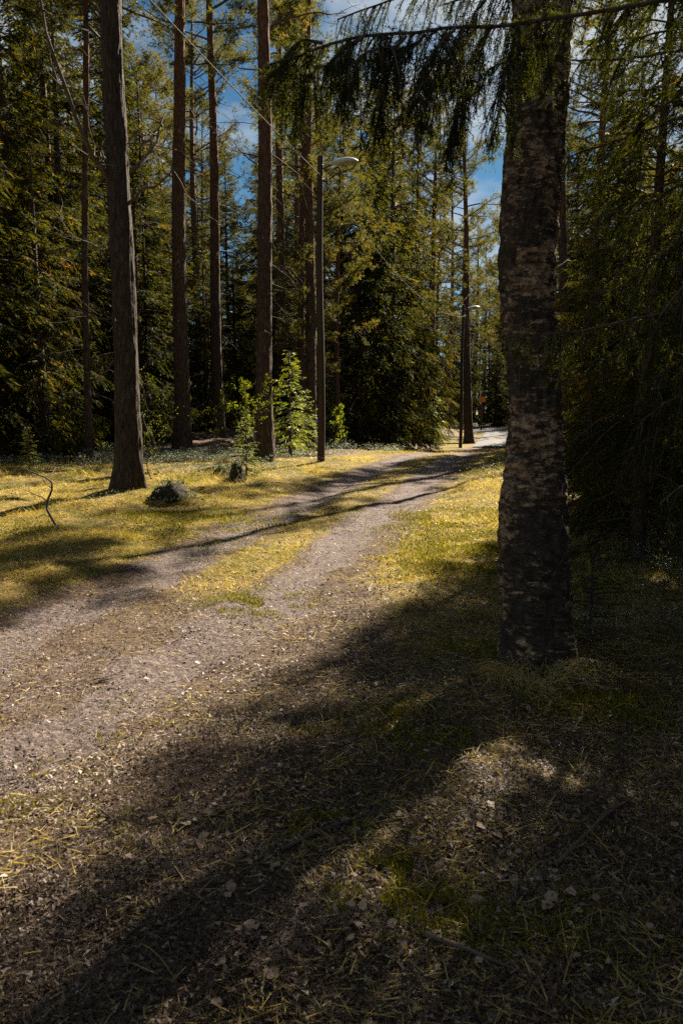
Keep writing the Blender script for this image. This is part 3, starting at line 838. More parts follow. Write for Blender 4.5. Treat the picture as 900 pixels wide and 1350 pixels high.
hero_pine(616, 47, 611, 11, 'tall dark pine standing close against a lamp post', 58, 21, 9, deadn=60, lmax=2.2, dz0=5)
hero_pine(120, 19, 113, 8.5, 'thin pole-like pine with fine bare side branches beside the dark spruces', 59, 14, 9.5, deadn=80, lmax=1.4, dz0=1.5, flare=0.2)

# ------------------------------------------------------------------ the spruces
def plant(stock, k, px, Y, label, rz, scale=1.0, group=None, name='spruce_tree', cat='tree', xy=None):
    b = at_y(px, Y) if xy is None else np.array([xy[0], xy[1], gz(*xy)])
    return make_tree(name, stock[k], b - np.array([0, 0, 0.03]), rz, label, cat, group, scale)

plant(SPR, 4, 474, 31, 'big dense dark spruce with branches to the ground behind the first lamp post', 0.4, 0.92)
plant(SPR, 4, 518, 33.5, 'big dark spruce crowding against the dense one behind the lamp post', 2.4, 0.98)
plant(SPR, 0, 500, 38, 'tall spruce rising behind the two big dark spruces', 3.4, 0.95)
plant(SPR, 0, 575, 52, 'tall sunlit spruce left of the second lamp post', 2.0, 0.95)
plant(SPR, 3, 548, 44, 'bushy spruce with sunlit edge at the end of the wheel tracks', 1.0, 0.95)
for (kind, px, Y, rz, s, lab) in [(0, 20, 21, 0.3, 1.0, 'tall dark spruce at the forest edge behind the tiny spruce'), (2, 75, 25, 1.9, 0.95, 'tall spruce standing behind the forest edge between two darker spruces'),
                                  (1, -40, 18.5, 2.5, 1.0, 'dark spruce at the forest edge farthest from the track'), (1, 110, 27, 4.0, 0.9, 'dark spruce behind the thin pole-like pine'),
                                  (3, 60, 20, 5.0, 0.85, 'short bushy spruce with lit tips behind the curved bare branch'), (3, 195, 25.5, 3.1, 0.8, 'sun flecked spruce between the thick grey pine and the next straight pine')]:
    plant(SPR, kind, px, Y, lab, rz, s, 'spruces at the shaded forest edge')
plant(PIN, 3, 446, 27.5, 'pine with low sunlit needle clumps leaning over the lamp post', 0.9, 0.72, name='pine_tree')
plant(PIN, 1, 545, 47, 'pine with a wide sunlit crown above the bushy spruce', 2.2, 1.0, name='pine_tree')
plant(PIN, 0, 590, 60, 'tall pine behind the tall sunlit spruce', 0.2, 1.0, name='pine_tree')
for (x, y, rz, lab) in [(-8.5, 30, 0.3, 'very tall spruce behind the thin pole-like pine'), (-11.5, 31, 1.3, 'very tall spruce over the dark forest edge'), (-9.8, 35.5, 2.3, 'very tall spruce deep behind the forest edge')]:
    plant(SPR, 0, 0, 0, lab, rz, 1.12, 'very tall spruces over the forest edge', xy=(x, y))
# spruces on the right behind the birch
for (x, y, rz, s, lab) in [(2.9, 9.3, 0.5, 0.40, 'small dark drooping spruce close behind the birch and its seedling'), (4.4, 6.2, 3.3, 0.9, 'dark drooping spruce beside the near overhanging spruce'), (5.2, 9.5, 5.6, 0.95, 'tall dark drooping spruce behind the birch thicket seedlings'), (3.9, 6.6, 2.1, 0.5, 'small dark spruce between the near overhanging spruce and the birch'),
                           (2.75, 7.3, 4.1, 0.55, 'dark spruce in the shade between the seedling and the overhanging spruce')]:
    plant(SPRN, 0, 0, 0, lab, rz, s, 'dark spruces close behind the birch', xy=(x, y))
for (kind, x, y, rz, s, lab) in [(3, 4.05, 11.0, 1.3, 0.42, 'low sun flecked spruce seen just past the birch trunk'), (1, 7.8, 16.6, 2.9, 0.9, 'tall sun flecked spruce behind the dark drooping spruces'), (1, 5.4, 11.8, 4.1, 0.7, 'dark spruce at the shady back of the birch thicket'),
                                  (0, 7.6, 12.8, 0.7, 0.75, 'unseen tall dark spruce added for shade at the outer edge of the birch thicket'), (1, 5.4, 7.4, 2.2, 0.9, 'unseen dark spruce added for shade beyond the near overhanging spruce'), (0, 9.0, 13.5, 1.9, 1.0, 'unseen very tall spruce added to shade the birch thicket'), (0, 8.3, 10.7, 0.4, 1.0, 'unseen very tall spruce added to shade the dark drooping spruces'), (0, 9.5, 31.0, 1.1, 1.0, 'tall spruce far behind the birch'), (0, 12.0, 36.0, 4.6, 1.1, 'tall spruce farthest behind the birch'),
                                  (0, 10.6, 20.2, 5.1, 1.0, 'tall spruce added for shade beside its taller neighbour past the thicket'),
                                  (0, 11.0, 21.8, 1.4, 1.0, 'tall spruce added for shade on the sunny side of the thicket past the birch')]:
    plant(SPR, kind, 0, 0, lab, rz, s, 'spruces in the thicket past the birch', xy=(x, y))  # several stand unseen, added where their shade falls on the foreground
for k, (kind, x, y, s) in enumerate([(3, 5.6, 14.6, 0.5), (3, 6.7, 18.2, 0.6), (3, 5.3, 16.8, 0.45), (3, 8.6, 22.5, 0.75), (3, 7.4, 20.4, 0.6), (1, 9.8, 26.2, 0.62), (3, 9.0, 28.5, 0.85), (0, 11.2, 29.4, 0.6), (3, 6.9, 24.0, 0.55), (3, 10.6, 33.0, 0.9)]):
    plant(SPR, kind, 0, 0, 'young spruce in the undergrowth of the thicket past the birch', k * 1.37, s, 'young spruces in the undergrowth past the birch', xy=(x, y))

# background forest: every tree a copy of the stock
rng = np.random.default_rng(2024)
placed = [(0.8, 31), (2.2, 33.5), (1.8, 38), (6.2, 52), (4.1, 44)]
def ok(x, y, dmin):
    return all((x - a) ** 2 + (y - b) ** 2 > dmin ** 2 for a, b in placed)
def image_x(x, y): return CX + FPX * x / (y * CP + 1.6 * SP)
nb_s = nb_p = 0
def forest_tree(x, y, sp, kind, s, where):
    global nb_s, nb_p
    placed.append((x, y))
    z = gz(x, y) - 0.05
    if sp:
        make_tree('spruce_tree', SPR[kind], (x, y, z), rng.uniform(0, 6.28), 'spruce standing ' + where, 'tree', 'spruces ' + where, s); nb_s += 1
    else:
        make_tree('pine_tree', PIN[kind], (x, y, z), rng.uniform(0, 6.28), 'tall pine standing ' + where, 'tree', 'pines ' + where, s); nb_p += 1
# thick wall of spruce at the edge behind the bilberry patch
for it in range(900):
    y = rng.uniform(23.5, 36); x = rng.uniform(-0.5 * y - 3, -0.5)
    u = x - float(road_c(y))
    if u > -3.2 or not ok(x, y, 2.0): continue
    if image_x(x, y) > 190 and y < 29.5: continue
    forest_tree(x, y, True, int(rng.choice([1, 3], p=[0.4, 0.6])), rng.uniform(0.75, 1.1), 'in the dark thicket behind the roadside pines')
for it in range(9000):
    y = rng.uniform(25, 130); x = rng.uniform(-0.62 * y - 4, 0.62 * y + 4)
    u = x - float(road_c(y))
    if y < 72 and -2.4 - 0.02 * y < u < (4.2 + 0.03 * y if y < 47 else 3.9): continue
    ix = image_x(x, y)
    if 430 < ix < 560 and y < 40: continue
    if u > 0 and y < 34: continue
    if not ok(x, y, 2.1 + 0.012 * y): continue
    sp = rng.uniform() < (0.52 if u < 0 else 0.5)
    if sp and nb_s >= 215: sp = False
    if not sp and nb_p >= 245: continue
    if sp:
        s = rng.uniform(0.8, 1.15)
        if 180 < ix < 430: s *= 0.88
        forest_tree(x, y, True, int(rng.choice([0, 1, 2, 3], p=[0.15, 0.3, 0.15, 0.4])), s, 'deep in the forest')
    else:
        forest_tree(x, y, False, int(rng.choice([0, 1, 2, 3], p=[0.2, 0.4, 0.1, 0.3])), rng.uniform(0.85, 1.2), 'deep in the forest')
print('background', nb_s, nb_p)
# unseen forest to both sides and behind the viewer, added to block sky light
k = 0
for it in range(2500):
    y = rng.uniform(-30, 24); x = rng.uniform(-28, 30)
    u = x - float(road_c(y))
    if abs(x) < 0.47 * y + 2.5 or -3.2 < u < 2.4: continue
    if u > 0 and y > 2.5 and x < 14: continue          # kept open: the sun comes in here
    if math.hypot(x, y) < 2.6 or not ok(x, y, 2.3): continue
    forest_tree(x, y, k < 52 and rng.uniform() < 0.8, int(rng.choice([0, 1, 2, 3])), rng.uniform(0.75, 1.0), 'unseen along the near track, added to block sky light')
    k += 1
    if k >= 92: break
# pines added past the birch so their crowns throw shade across the track
for (x, y, sp, kind, s) in [(8.2, 26.5, False, 1, 0.95), (4.4, 4.4, False, 3, 0.8)]:
    forest_tree(x, y, sp, kind, s, 'past the overhanging spruce and the birch, added for shade')

# ------------------------------------------------------------------ young spruces and leafy saplings
for (st, k, px, py, rz, s, lab) in [(SPRS, 1, 383, 603, 0.3, 0.98, 'sunlit young spruce at the foot of the sturdy brown pine'),
                                 (SPRS, 1, 404, 600, 1.9, 0.66, 'small bushy spruce between the brown pine and the lamp post'),
                                 (SPRS, 1, 325, 628, 4.1, 0.46, 'low yellow green spruce beside a broken root stump'),
                                 (SPRS, 1, 40, 626, 2.2, 0.34, 'tiny spruce at the shaded edge of the mossy verge'),
                                 (SPRS, 0, 570, 585, 2.2, 0.9, 'young spruce in front of the tall sunlit spruce'),
                                 (SPRS, 0, 436, 590, 5.2, 0.62, 'young spruce just behind the first lamp post')]:
    b = ground_at(px, py)
    e = make_tree('spruce_sapling', [(n_, m_) for n_, m_ in st[k]], b - np.array([0, 0, 0.02]), rz, lab, 'sapling', None, s)

def leafy_sapling(px, py, H, label, seed, leaves=10, spread=0.5, leafsz=0.045, bare=0.3, stems=1):
    rng = np.random.default_rng(seed)
    b = ground_at(px, py)
    e = empty('leafy_sapling', b); tag(e, label, 'sapling')
    wd, f = G(), G()
    tips = []
    for st in range(stems):
        K = 9; s = np.linspace(0, 1, K)
        lean = rng.normal(0, 0.16, 2) + (rng.normal(0, 0.22, 2) if stems > 1 else 0)
        P = np.stack([lean[0] * H * s, lean[1] * H * s, H * s * rng.uniform(0.75, 1.0)], 1)
        P[1:] += np.cumsum(rng.normal(0, 0.02 * H, (K - 1, 3)), 0) * np.array([1, 1, 0.3])
        wd.tubes(P[None], (0.010 * (1 - 0.8 * s) + 0.002)[None], 5)
        n = 16
        t = rng.uniform(0.2, 1, n); k0 = np.minimum((t * (K - 1)).astype(int), K - 2); fr = (t * (K - 1) - k0)[:, None]
        B = P[k0] * (1 - fr) + P[k0 + 1] * fr
        az = rng.uniform(0, 6.28, n); l = H * spread * rng.uniform(0.35, 1, n) * (1.15 - t)
        d = nrm(np.stack([np.cos(az), np.sin(az), rng.uniform(0.3, 1.1, n)], 1))
        Q_ = B[:, None] + d[:, None] * (l[:, None] * np.linspace(0, 1, 6))[..., None] + np.cumsum(rng.normal(0, 0.03, (n, 6, 3)), 1) * l[:, None, None]
        wd.tubes(Q_, (0.0045 * (1 - 0.7 * np.linspace(0, 1, 6)))[None] * np.ones((n, 1)), 4)
        m = n * 4; bi = np.repeat(np.arange(n), 4); kk = rng.integers(1, 6, m)
        B2 = Q_[bi, kk]; d2 = nrm(d[bi] + rng.normal(0, 0.6, (m, 3))); l2 = l[bi] * rng.uniform(0.2, 0.45, m)
        T2 = B2[:, None] + d2[:, None] * (l2[:, None] * np.linspace(0, 1, 4))[..., None]
        wd.tubes(T2, np.array([[0.0025, 0.002, 0.0016, 0.001]]) * np.ones((m, 1)), 3)
        allp = np.concatenate([Q_[:, 2:].reshape(-1, 3), T2.reshape(-1, 3)])
        sel = allp[rng.uniform(size=len(allp)) > bare]
        q = len(sel) * leaves; lp = np.repeat(sel, leaves, 0) + rng.normal(0, 0.022, (q, 3))
        dd = nrm(rng.normal(0, 1, (q, 3)) + np.array([0, 0, 0.5]))
        f.blades(lp, dd, perp(dd, rng), leafsz * rng.uniform(0.6, 1.2, q), leafsz * 0.55, rng.uniform(0.2, 1, q), 0.5, 0.2)
    link('stem', wd.mesh('sapling_stem', M['deadwood']), e)
    link('leaves', f.mesh('sapling_leaves', M['leaf']), e)
leafy_sapling(200, 632, 1.5, 'bare twiggy sapling with tiny leaf buds next to the mossy stump', 61, 1, 0.6, 0.03, 0.45)
leafy_sapling(215, 612, 2.3, 'leaning thin sapling with sparse leaves in the bilberry patch', 62, 1, 0.55, 0.04, 0.5)
leafy_sapling(312, 640, 2.3, 'pale stemmed sapling with bare forked twigs and a few fresh leaves', 63, 2, 0.5, 0.045, 0.55)
leafy_sapling(336, 600, 2.6, 'upright sapling with fresh green leaves behind the sturdy brown pine', 64, 4, 0.35, 0.042, 0.2)
leafy_sapling(485, 588, 1.9, 'fork stemmed bush in fresh leaf before the dense dark spruce', 65, 3, 0.7, 0.045, 0.3, 3)
leafy_sapling(440, 597, 1.8, 'narrow leafy shoot between the lamp post and the dark spruce', 66, 4, 0.35, 0.055, 0.2)
leafy_sapling(566, 586, 1.5, 'yellow leaved shrub at the end of the wheel tracks', 67, 5, 0.5, 0.06, 0.2, 2)

leafy_sapling(268, 604, 2.2, 'thin leafy sapling in the bilberry patch behind the rotten stump', 68, 3, 0.45, 0.042, 0.3)
leafy_sapling(300, 600, 2.9, 'tall forked sapling with fresh leaves between two straight pines', 69, 3, 0.45, 0.045, 0.3, 2)
leafy_sapling(185, 606, 1.9, 'twiggy sapling close behind the thick grey pine', 70, 2, 0.55, 0.04, 0.4, 2)
leafy_sapling(360, 598, 2.0, 'leafy shoot at the foot of the thin dark pine', 72, 3, 0.4, 0.045, 0.3)
# little spruce at the foot of the birch, close enough to show its needles
def near_seedling():
    b = ground_at(776, 838)
    rng = np.random.default_rng(71)
    f, wd = spruce_crown(rng, 0.62, 0.30, 0.10, dz=0.055, nb=4, lat=0.028, sp=0.022, sl=0.05, lmax=0.14, droop=0.25, brown=0, needles=26, nw=0.0034, nl=0.016, pw=0.6)
    e = empty('spruce_sapling', b); tag(e, 'knee high spruce seedling with sunlit tips beside the birch trunk', 'sapling')
    link('trunk', trunk_mesh('seedling_trunk', M['twig'], [(0, 0, -0.05), (0.01, 0, 0.3), (0, 0, 0.6)], [0.008, 0.006, 0.002], 8, 12, 0.2), e)
    link('crown', f.mesh('seedling_needles', M['sapling']), e)
    link('branch_wood', wd.mesh('seedling_wood', M['twig']), e)
near_seedling()

# ------------------------------------------------------------------ overhanging spruce beside the camera
def near_spruce():
    rng = np.random.default_rng(81)
    tx, ty = 3.05, 3.7
    base = np.array([tx, ty, gz(tx, ty)])
    e = empty('spruce_tree', base)
    tag(e, 'near spruce whose drooping needled branches hang in front of the birch', 'tree')
    H = 13.0
    zz = np.linspace(-0.2, H, 14)
    link('trunk', trunk_mesh('near_spruce_trunk', M['sprucebark'], np.stack([0 * zz, 0.03 * np.sin(zz), zz], 1), 0.17 * (1 - zz / (H + 0.3)) + 0.006, 24, 60, 0.4, 0.008), e)
    # explicit branches: polylines in photo pixels with distance
    main = [[(1050, 0, 3.6), (860, -5, 3.45), (760, 22, 3.35), (700, 18, 3.3), (640, 36, 3.25), (590, 34, 3.2), (530, 48, 3.1), (470, 44, 3.05), (420, 56, 3.0), (380, 58, 2.95), (352, 84, 2.92)],
            [(1050, -120, 3.9), (800, -62, 4.3), (640, -34, 4.5), (540, -22, 4.6), (480, 0, 4.6), (440, 14, 4.6)],
            [(1050, -60, 3.7), (880, -50, 3.9), (760, -20, 4.0), (660, 0, 4.0), (590, 30, 4.0)],
            [(1060, 360, 3.6), (960, 380, 3.5), (860, 405, 3.4), (760, 425, 3.3), (690, 432, 3.25)],
            [(1060, 250, 3.7), (980, 275, 3.8), (900, 310, 3.9), (835, 360, 4.0)],
            [(1060, 120, 3.7), (980, 140, 4.0), (900, 165, 4.2), (820, 185, 4.3), (765, 200, 4.35)],
            [(1060, 480, 3.6), (980, 500, 3.6), (900, 530, 3.6), (845, 570, 3.6)],
            [(1060, 560, 3.5), (1000, 585, 3.4), (930, 620, 3.3), (880, 660, 3.25)],
            [(1060, 60, 3.5), (950, 70, 3.6), (850, 85, 3.8), (770, 90, 3.9)],
            [(1060, 420, 3.9), (980, 440, 4.2), (905, 470, 4.4), (850, 500, 4.5)],
            [(1060, 320, 3.9), (960, 335, 4.3), (880, 350, 4.6), (790, 385, 4.9)],
            [(1060, 180, 3.9), (960, 215, 4.2), (880, 250, 4.5), (810, 300, 4.7)],
            [(1060, 500, 3.9), (980, 530, 4.3), (900, 560, 4.7), (820, 600, 5.0)],
            [(1060, 20, 4.0), (960, 20, 4.4), (880, 35, 4.7), (790, 60, 4.9)], [(1060, 300, 3.5), (980, 330, 3.4), (910, 380, 3.3), (870, 440, 3.25)],
            [(1060, 390, 4.2), (960, 410, 4.8), (870, 440, 5.2), (780, 480, 5.5)], [(1060, 230, 4.0), (950, 240, 4.6), (860, 255, 5.0), (770, 290, 5.3)]]
    # side boughs off the main one, each hanging its own way
    side_boughs = [[(690, 20, 3.3), (672, 60, 3.25), (655, 130, 3.2), (650, 185, 3.2)], [(648, 34, 3.25), (622, 70, 3.3), (604, 130, 3.3), (590, 200, 3.3)],
                   [(600, 36, 3.2), (570, 70, 3.1), (556, 115, 3.05), (548, 150, 3.05)], [(560, 44, 3.15), (522, 76, 3.2), (500, 120, 3.25), (491, 170, 3.25)],
                   [(480, 46, 3.05), (448, 66, 3.0), (420, 94, 2.95), (404, 130, 2.95)], [(425, 56, 3.0), (395, 74, 3.05), (372, 100, 3.1)],
                   [(535, 48, 3.1), (505, 62, 3.0), (470, 92, 2.9), (455, 120, 2.9)], [(720, 18, 3.3), (690, 50, 3.4), (640, 80, 3.5), (622, 110, 3.5)], [(640, 0, 4.0), (610, 50, 4.0), (580, 90, 4.1), (566, 160, 4.1)]]
    f, wd = G(), G()
    def hang(PP, lmin, lmax_, nlat, spread=0.5, keep=1.0):
        m = nlat
        Ls = np.concatenate([[0], np.cumsum(np.linalg.norm(np.diff(PP, axis=0), axis=1))])
        t = rng.uniform(0.06, 1.0, m) * Ls[-1]
        B = np.stack([np.interp(t, Ls, PP[:, k]) for k in range(3)], 1)
        T = nrm(np.stack([np.interp(np.minimum(t + 0.05, Ls[-1]), Ls, PP[:, k]) for k in range(3)], 1) - np.stack([np.interp(np.maximum(t - 0.05, 0), Ls, PP[:, k]) for k in range(3)], 1))
        side = nrm(np.cross(T, np.array([0, 0, 1.0]))) * np.where(rng.uniform(size=m) < 0.5, -1, 1)[:, None]
        # strands come in clumps
        cl = 0.62 + 0.38 * np.sin(t * 14 + rng.uniform(0, 6)) + 0.2 * rng.normal(size=m)
        ll = lmin + (lmax_ - lmin) * np.clip(cl, 0.05, 1.15) * rng.uniform(0.5, 1, m)
        ll *= np.clip((Ls[-1] - t) / 0.3 + 0.35, 0.35, 1)
        d0 = nrm(T * 0.45 + side * spread * rng.uniform(0.3, 1.2, m)[:, None] + np.array([0, 0, -0.35]))
        K = 6; s = np.linspace(0, 1, K)
        Q_ = B[:, None] + d0[:, None] * (ll[:, None] * (s - 0.35 * s ** 2))[..., None]
        Q_[..., 2] -= ll[:, None] * 0.85 * s ** 1.6
        wd.tubes(Q_, (0.0035 * (1 - 0.7 * s))[None] * np.ones((m, 1)), 3)
        ns = np.maximum((ll / 0.014).astype(int), 5)
        li = np.repeat(np.arange(m), ns); k = len(li); u = rng.uniform(0.05, 1, k)
        k0 = np.minimum((u * (K - 1)).astype(int), K - 2); fr = (u * (K - 1) - k0)[:, None]
        pos = Q_[li, k0] * (1 - fr) + Q_[li, k0 + 1] * fr
        td = nrm(Q_[li, k0 + 1] - Q_[li, k0])
        dd = nrm(td * 0.8 + perp(td, rng) * rng.uniform(0.15, 0.9, k)[:, None] + np.array([0, 0, -0.25]))
        sl = rng.uniform(0.04, 0.11, k) * (1.1 - 0.5 * u)
        nn = 11
        ni = np.repeat(np.arange(k), nn); q = len(ni)
        uu = np.tile(np.arange(nn) / nn, k)
        S = perp(dd[ni], rng); nd = nrm(dd[ni] * 0.7 + S * 0.8)
        rv = np.clip(0.3 + 0.12 * rng.normal(size=k), 0, 0.8)
        f.needles(pos[ni] + dd[ni] * (uu * sl[ni])[:, None], nd, perp(nd, rng), 0.017 * rng.uniform(0.7, 1.1, q), 0.0042, rv[ni])
    def sleeve(PP, n):
        Ls = np.concatenate([[0], np.cumsum(np.linalg.norm(np.diff(PP, axis=0), axis=1))])
        t = rng.uniform(0.1, 1.0, n) * Ls[-1]
        B = np.stack([np.interp(t, Ls, PP[:, k]) for k in range(3)], 1)
        T = nrm(np.stack([np.interp(np.minimum(t + 0.04, Ls[-1]), Ls, PP[:, k]) for k in range(3)], 1) - np.stack([np.interp(np.maximum(t - 0.04, 0), Ls, PP[:, k]) for k in range(3)], 1))
        dd = nrm(T * 0.75 + perp(T, rng) * rng.uniform(0.3, 0.9, n)[:, None]); sl = rng.uniform(0.04, 0.10, n)
        ni = np.repeat(np.arange(n), 13); uu = np.tile(np.arange(13) / 13, n)
        S = perp(dd[ni], rng); nd = nrm(dd[ni] * 0.7 + S * 0.8)
        f.needles(B[ni] + dd[ni] * (uu * sl[ni])[:, None], nd, perp(nd, rng), 0.017 * rng.uniform(0.7, 1.1, len(ni)), 0.0042, np.clip(0.3 + 0.12 * rng.normal(size=n), 0, 0.8)[ni])
    cfg = [(0.06, 0.22, 130), (0.15, 0.55, 80), (0.12, 0.5, 60), (0.06, 0.16, 70), (0.12, 0.45, 60), (0.1, 0.4, 60), (0.12, 0.4, 60), (0.1, 0.32, 55), (0.1, 0.4, 55), (0.1, 0.4, 50), (0.1, 0.4, 60), (0.12, 0.45, 60), (0.12, 0.4, 60), (0.12, 0.45, 60), (0.12, 0.45, 60), (0.12, 0.45, 60), (0.12, 0.45, 60)]
    for pl, (a, b_, n) in zip(main, cfg):
        pts = []
        for (qx, qy, yy) in pl:
            dd = ray(qx, qy); pts.append(CAM + dd * (yy / dd[1]))
        # start the branch on the stem
        z0 = pts[0][2]
        pts = [np.array([tx, ty, z0 + 0.12])] + pts
        pts = np.array(pts) - base
        s_ = np.concatenate([[0], np.cumsum(np.linalg.norm(np.diff(pts, axis=0), axis=1))])
        sn = np.linspace(0, s_[-1], 30)
        PP = np.stack([np.interp(sn, s_, pts[:, k]) for k in range(3)], 1)
        for _ in range(4): PP[1:-1] = 0.25 * PP[:-2] + 0.5 * PP[1:-1] + 0.25 * PP[2:]
        PP[2:] += np.cumsum(rng.normal(0, 0.006, (28, 3)), 0)
        wd.tubes(PP[None], (0.013 * (1 - 0.85 * np.linspace(0, 1, 30)) + 0.002)[None], 6)
        sleeve(PP, 260 if n > 100 else 90)
        hang(PP, a, b_, n)
        hang(PP, 0.05, 0.12, n // 2, 1.2)
    for pl in side_boughs:
        pts = np.array([CAM + ray(qx, qy) * (yy / ray(qx, qy)[1]) for qx, qy, yy in pl]) - base
        sn = np.linspace(0, len(pts) - 1, 16)
        PP = np.stack([np.interp(sn, np.arange(len(pts)), pts[:, k]) for k in range(3)], 1)
        for _ in range(2): PP[1:-1] = 0.25 * PP[:-2] + 0.5 * PP[1:-1] + 0.25 * PP[2:]
        PP[1:] += np.cumsum(rng.normal(0, 0.006, (15, 3)), 0)
        wd.tubes(PP[None], (0.006 * (1 - 0.8 * np.linspace(0, 1, 16)) + 0.001)[None], 5)
        hang(PP, 0.05, 0.27, 36, 0.9); sleeve(PP, 60)
    link('crown', f.mesh('near_spruce_needles', M['spruce']), e)
    link('branch_wood', wd.mesh('near_spruce_wood', M['twig']), e)
    # the rest of the crown, above and around
    f2, wd2 = spruce_crown(rng, H, 2.5, 3.6, dz=0.33, nb=5, lat=0.09, sp=0.05, sl=0.11, sw=0.03, brown=0.02)
    link('upper_crown', f2.mesh('near_spruce_upper', M['spruce']), e)
    link('upper_branch_wood', wd2.mesh('near_spruce_upper_wood', M['deadwood']), e)
near_spruce()

# ------------------------------------------------------------------ lamp posts, cables, sign
def lamp_head_mesh():
    g = G()
    K, n = 14, 16
    s = np.linspace(0, 1, K)
    prof_w = 0.14 * np.array([0.32, 0.42, 0.55, 0.68, 0.8, 0.9, 0.97, 1.0, 1.0, 0.97, 0.9, 0.76, 0.52, 0.05])
    top = 0.105 * np.array([0.45, 0.55, 0.65, 0.75, 0.86, 0.94, 1.0, 1.02, 1.0, 0.94, 0.84, 0.68, 0.42, 0.03])
    v = []
    for k in range(K):
        for i in range(n):
            a = 2 * np.pi * i / n
            zz = math.sin(a)
            v.append((s[k] * 0.66, math.cos(a) * prof_w[k], (zz * top[k] if zz > 0 else zz * 0.035)))
    q = [(k * n + i, k * n + (i + 1) % n, (k + 1) * n + (i + 1) % n, (k + 1) * n + i) for k in range(K - 1) for i in range(n)]
    g.add(np.array(v), q=np.array(q))
    g.add(np.array([v[i] for i in range(n)] + [(0, 0, 0.01)]), t=np.array([(i, n, (i + 1) % n) for i in range(n)]))
    return g.mesh('lamp_head', M['metal'], True)
def lens_mesh():
    g = G(); n = 18
    rings = []
    for (f, z) in ((1.0, -0.034), (0.92, -0.05), (0.6, -0.066), (0.05, -0.072)):
        a = np.arange(n) * 2 * np.pi / n
        rings.append(np.stack([0.42 + np.cos(a) * 0.19 * f, np.sin(a) * 0.10 * f, np.full(n, z)], 1))
    v = np.concatenate(rings)
    q = [(k * n + i, (k + 1) * n + i, (k + 1) * n + (i + 1) % n, k * n + (i + 1) % n) for k in range(3) for i in range(n)]
    g.add(v, q=np.array(q)); return g.mesh('lamp_lens', M['lens'], True)
def pole_mesh(H):
    g = G()
    zz = np.linspace(-0.3, H, 26)
    v, q = trunk_geo(np.stack([0.02 * np.sin(zz), 0 * zz, zz], 1), 0.092 - 0.022 * (zz / H), 16, 60, 0.04, 0.002, (6, 6, 0.6), 3)
    g.add(v, q=q)
    a = np.arange(16) * 2 * np.pi / 16
    cap = np.stack([0.02 * np.sin(H) + np.cos(a) * 0.07, np.sin(a) * 0.07, np.full(16, H)], 1)
    g.add(np.concatenate([cap, [[0.02 * np.sin(H), 0, H + 0.02]]]), t=np.array([(i, (i + 1) % 16, 16) for i in range(16)]))
    return g.mesh('lamp_pole', M['pole'], True)
def arm_mesh():
    g = G()
    t = np.linspace(0, 1, 8)
    g.tubes(np.stack([0.05 + 0.24 * t, 0 * t, -0.28 + 0.10 * t + 0.0 * t], 1)[None], np.full((1, 8), 0.024), 8)
    for z in (-0.33, -0.20):                      # strap round the pole
        a = np.linspace(0, 2 * np.pi, 17)
        g.tubes(np.stack([np.cos(a) * 0.078, np.sin(a) * 0.078, np.full(17, z)], 1)[None], np.full((1, 17), 0.010), 5)
    return g.mesh('lamp_arm', M['iron'], True)
def clamp_mesh():
    g = G()
    t = np.linspace(0, 1, 5)
    g.tubes(np.stack([0.06 + 0.10 * t, 0 * t, 0 * t - 0.01 * t], 1)[None], np.full((1, 5), 0.014), 6)
    g.tubes(np.array([[(0.16, 0, 0.05), (0.165, 0, 0.0), (0.16, 0, -0.08)]]), np.array([[0.02, 0.034, 0.02]]), 8)
    a = np.linspace(0, 2 * np.pi, 17)
    g.tubes(np.stack([np.cos(a) * 0.08, np.sin(a) * 0.08, 0 * a], 1)[None], np.full((1, 17), 0.010), 5)
    return g.mesh('cable_clamp', M['iron'], True)
HM, LM, AM, CM = lamp_head_mesh(), lens_mesh(), arm_mesh(), clamp_mesh()
def lamp_post(base, H, label, rz=0.0):
    e = empty('lamp_post', base, rz); tag(e, label, 'lamp post', 'wooden lamp posts along the track')
    link('pole', pole_mesh(H), e)
    link('arm', AM, e, (0, 0, H))
    hd = link('lamp_head', HM, e, (0.24, 0, H - 0.17)); hd.rotation_euler = (0, R(-6), 0)
    link('lens', LM, hd)
    link('cable_clamp', CM, e, (0, 0, H - 0.52))
    return np.array(base) + np.array([0.16, 0, H - 0.56])
p1 = ground_at(423, 608)
p2 = at_y(607, 42.5)
p3 = at_y(637, 78)
p0 = np.array([-7.4, -2.0, gz(-7.4, -2.0)])
d = ray(423, 206); H1 = (CAM + d * (p1[1] / d[1]))[2] - p1[2]
d = ray(607, 402); H2 = (CAM + d * (p2[1] / d[1]))[2] - p2[2]
d = ray(637, 487); H3 = (CAM + d * (p3[1] / d[1]))[2] - p3[2]
print('poles', p1, H1, p2, H2, p3, H3)
c1 = lamp_post(p1, H1, 'dark wooden lamp post with a pale cobra head lamp standing beside the young spruce')
c2 = lamp_post(p2, H2, 'wooden lamp post with a small lamp standing against the tall dark pine', 0.15)
c3 = lamp_post(p3, max(H3, 4.5), 'far wooden lamp post standing by the paved lane past the sign', 0.1)
c0 = lamp_post(p0, 9.6, 'tall wooden lamp post where the rising overhead cable leads', 0.1)
def cable(a, b, sag, label):
    t = np.linspace(0, 1, 40)
    P = a[None] * (1 - t)[:, None] + b[None] * t[:, None]
    P[:, 2] -= sag * 4 * t * (1 - t)
    g = G(); g.tubes((P - a)[None], np.full((1, 40), 0.010), 6)
    o = link('overhead_cable', g.mesh('overhead_cable', M['cable'], True), None, tuple(a))
    tag(o, label, 'cable', 'cables strung between the lamp posts')
cable(c1, c0, 0.35, 'overhead cable rising across the pine stems from the first lamp post')
cable(c1, c2, 0.9, 'overhead cable sagging from the first lamp post to the second')
cable(c2, c3, 0.7, 'overhead cable running on from the second lamp post into the trees')

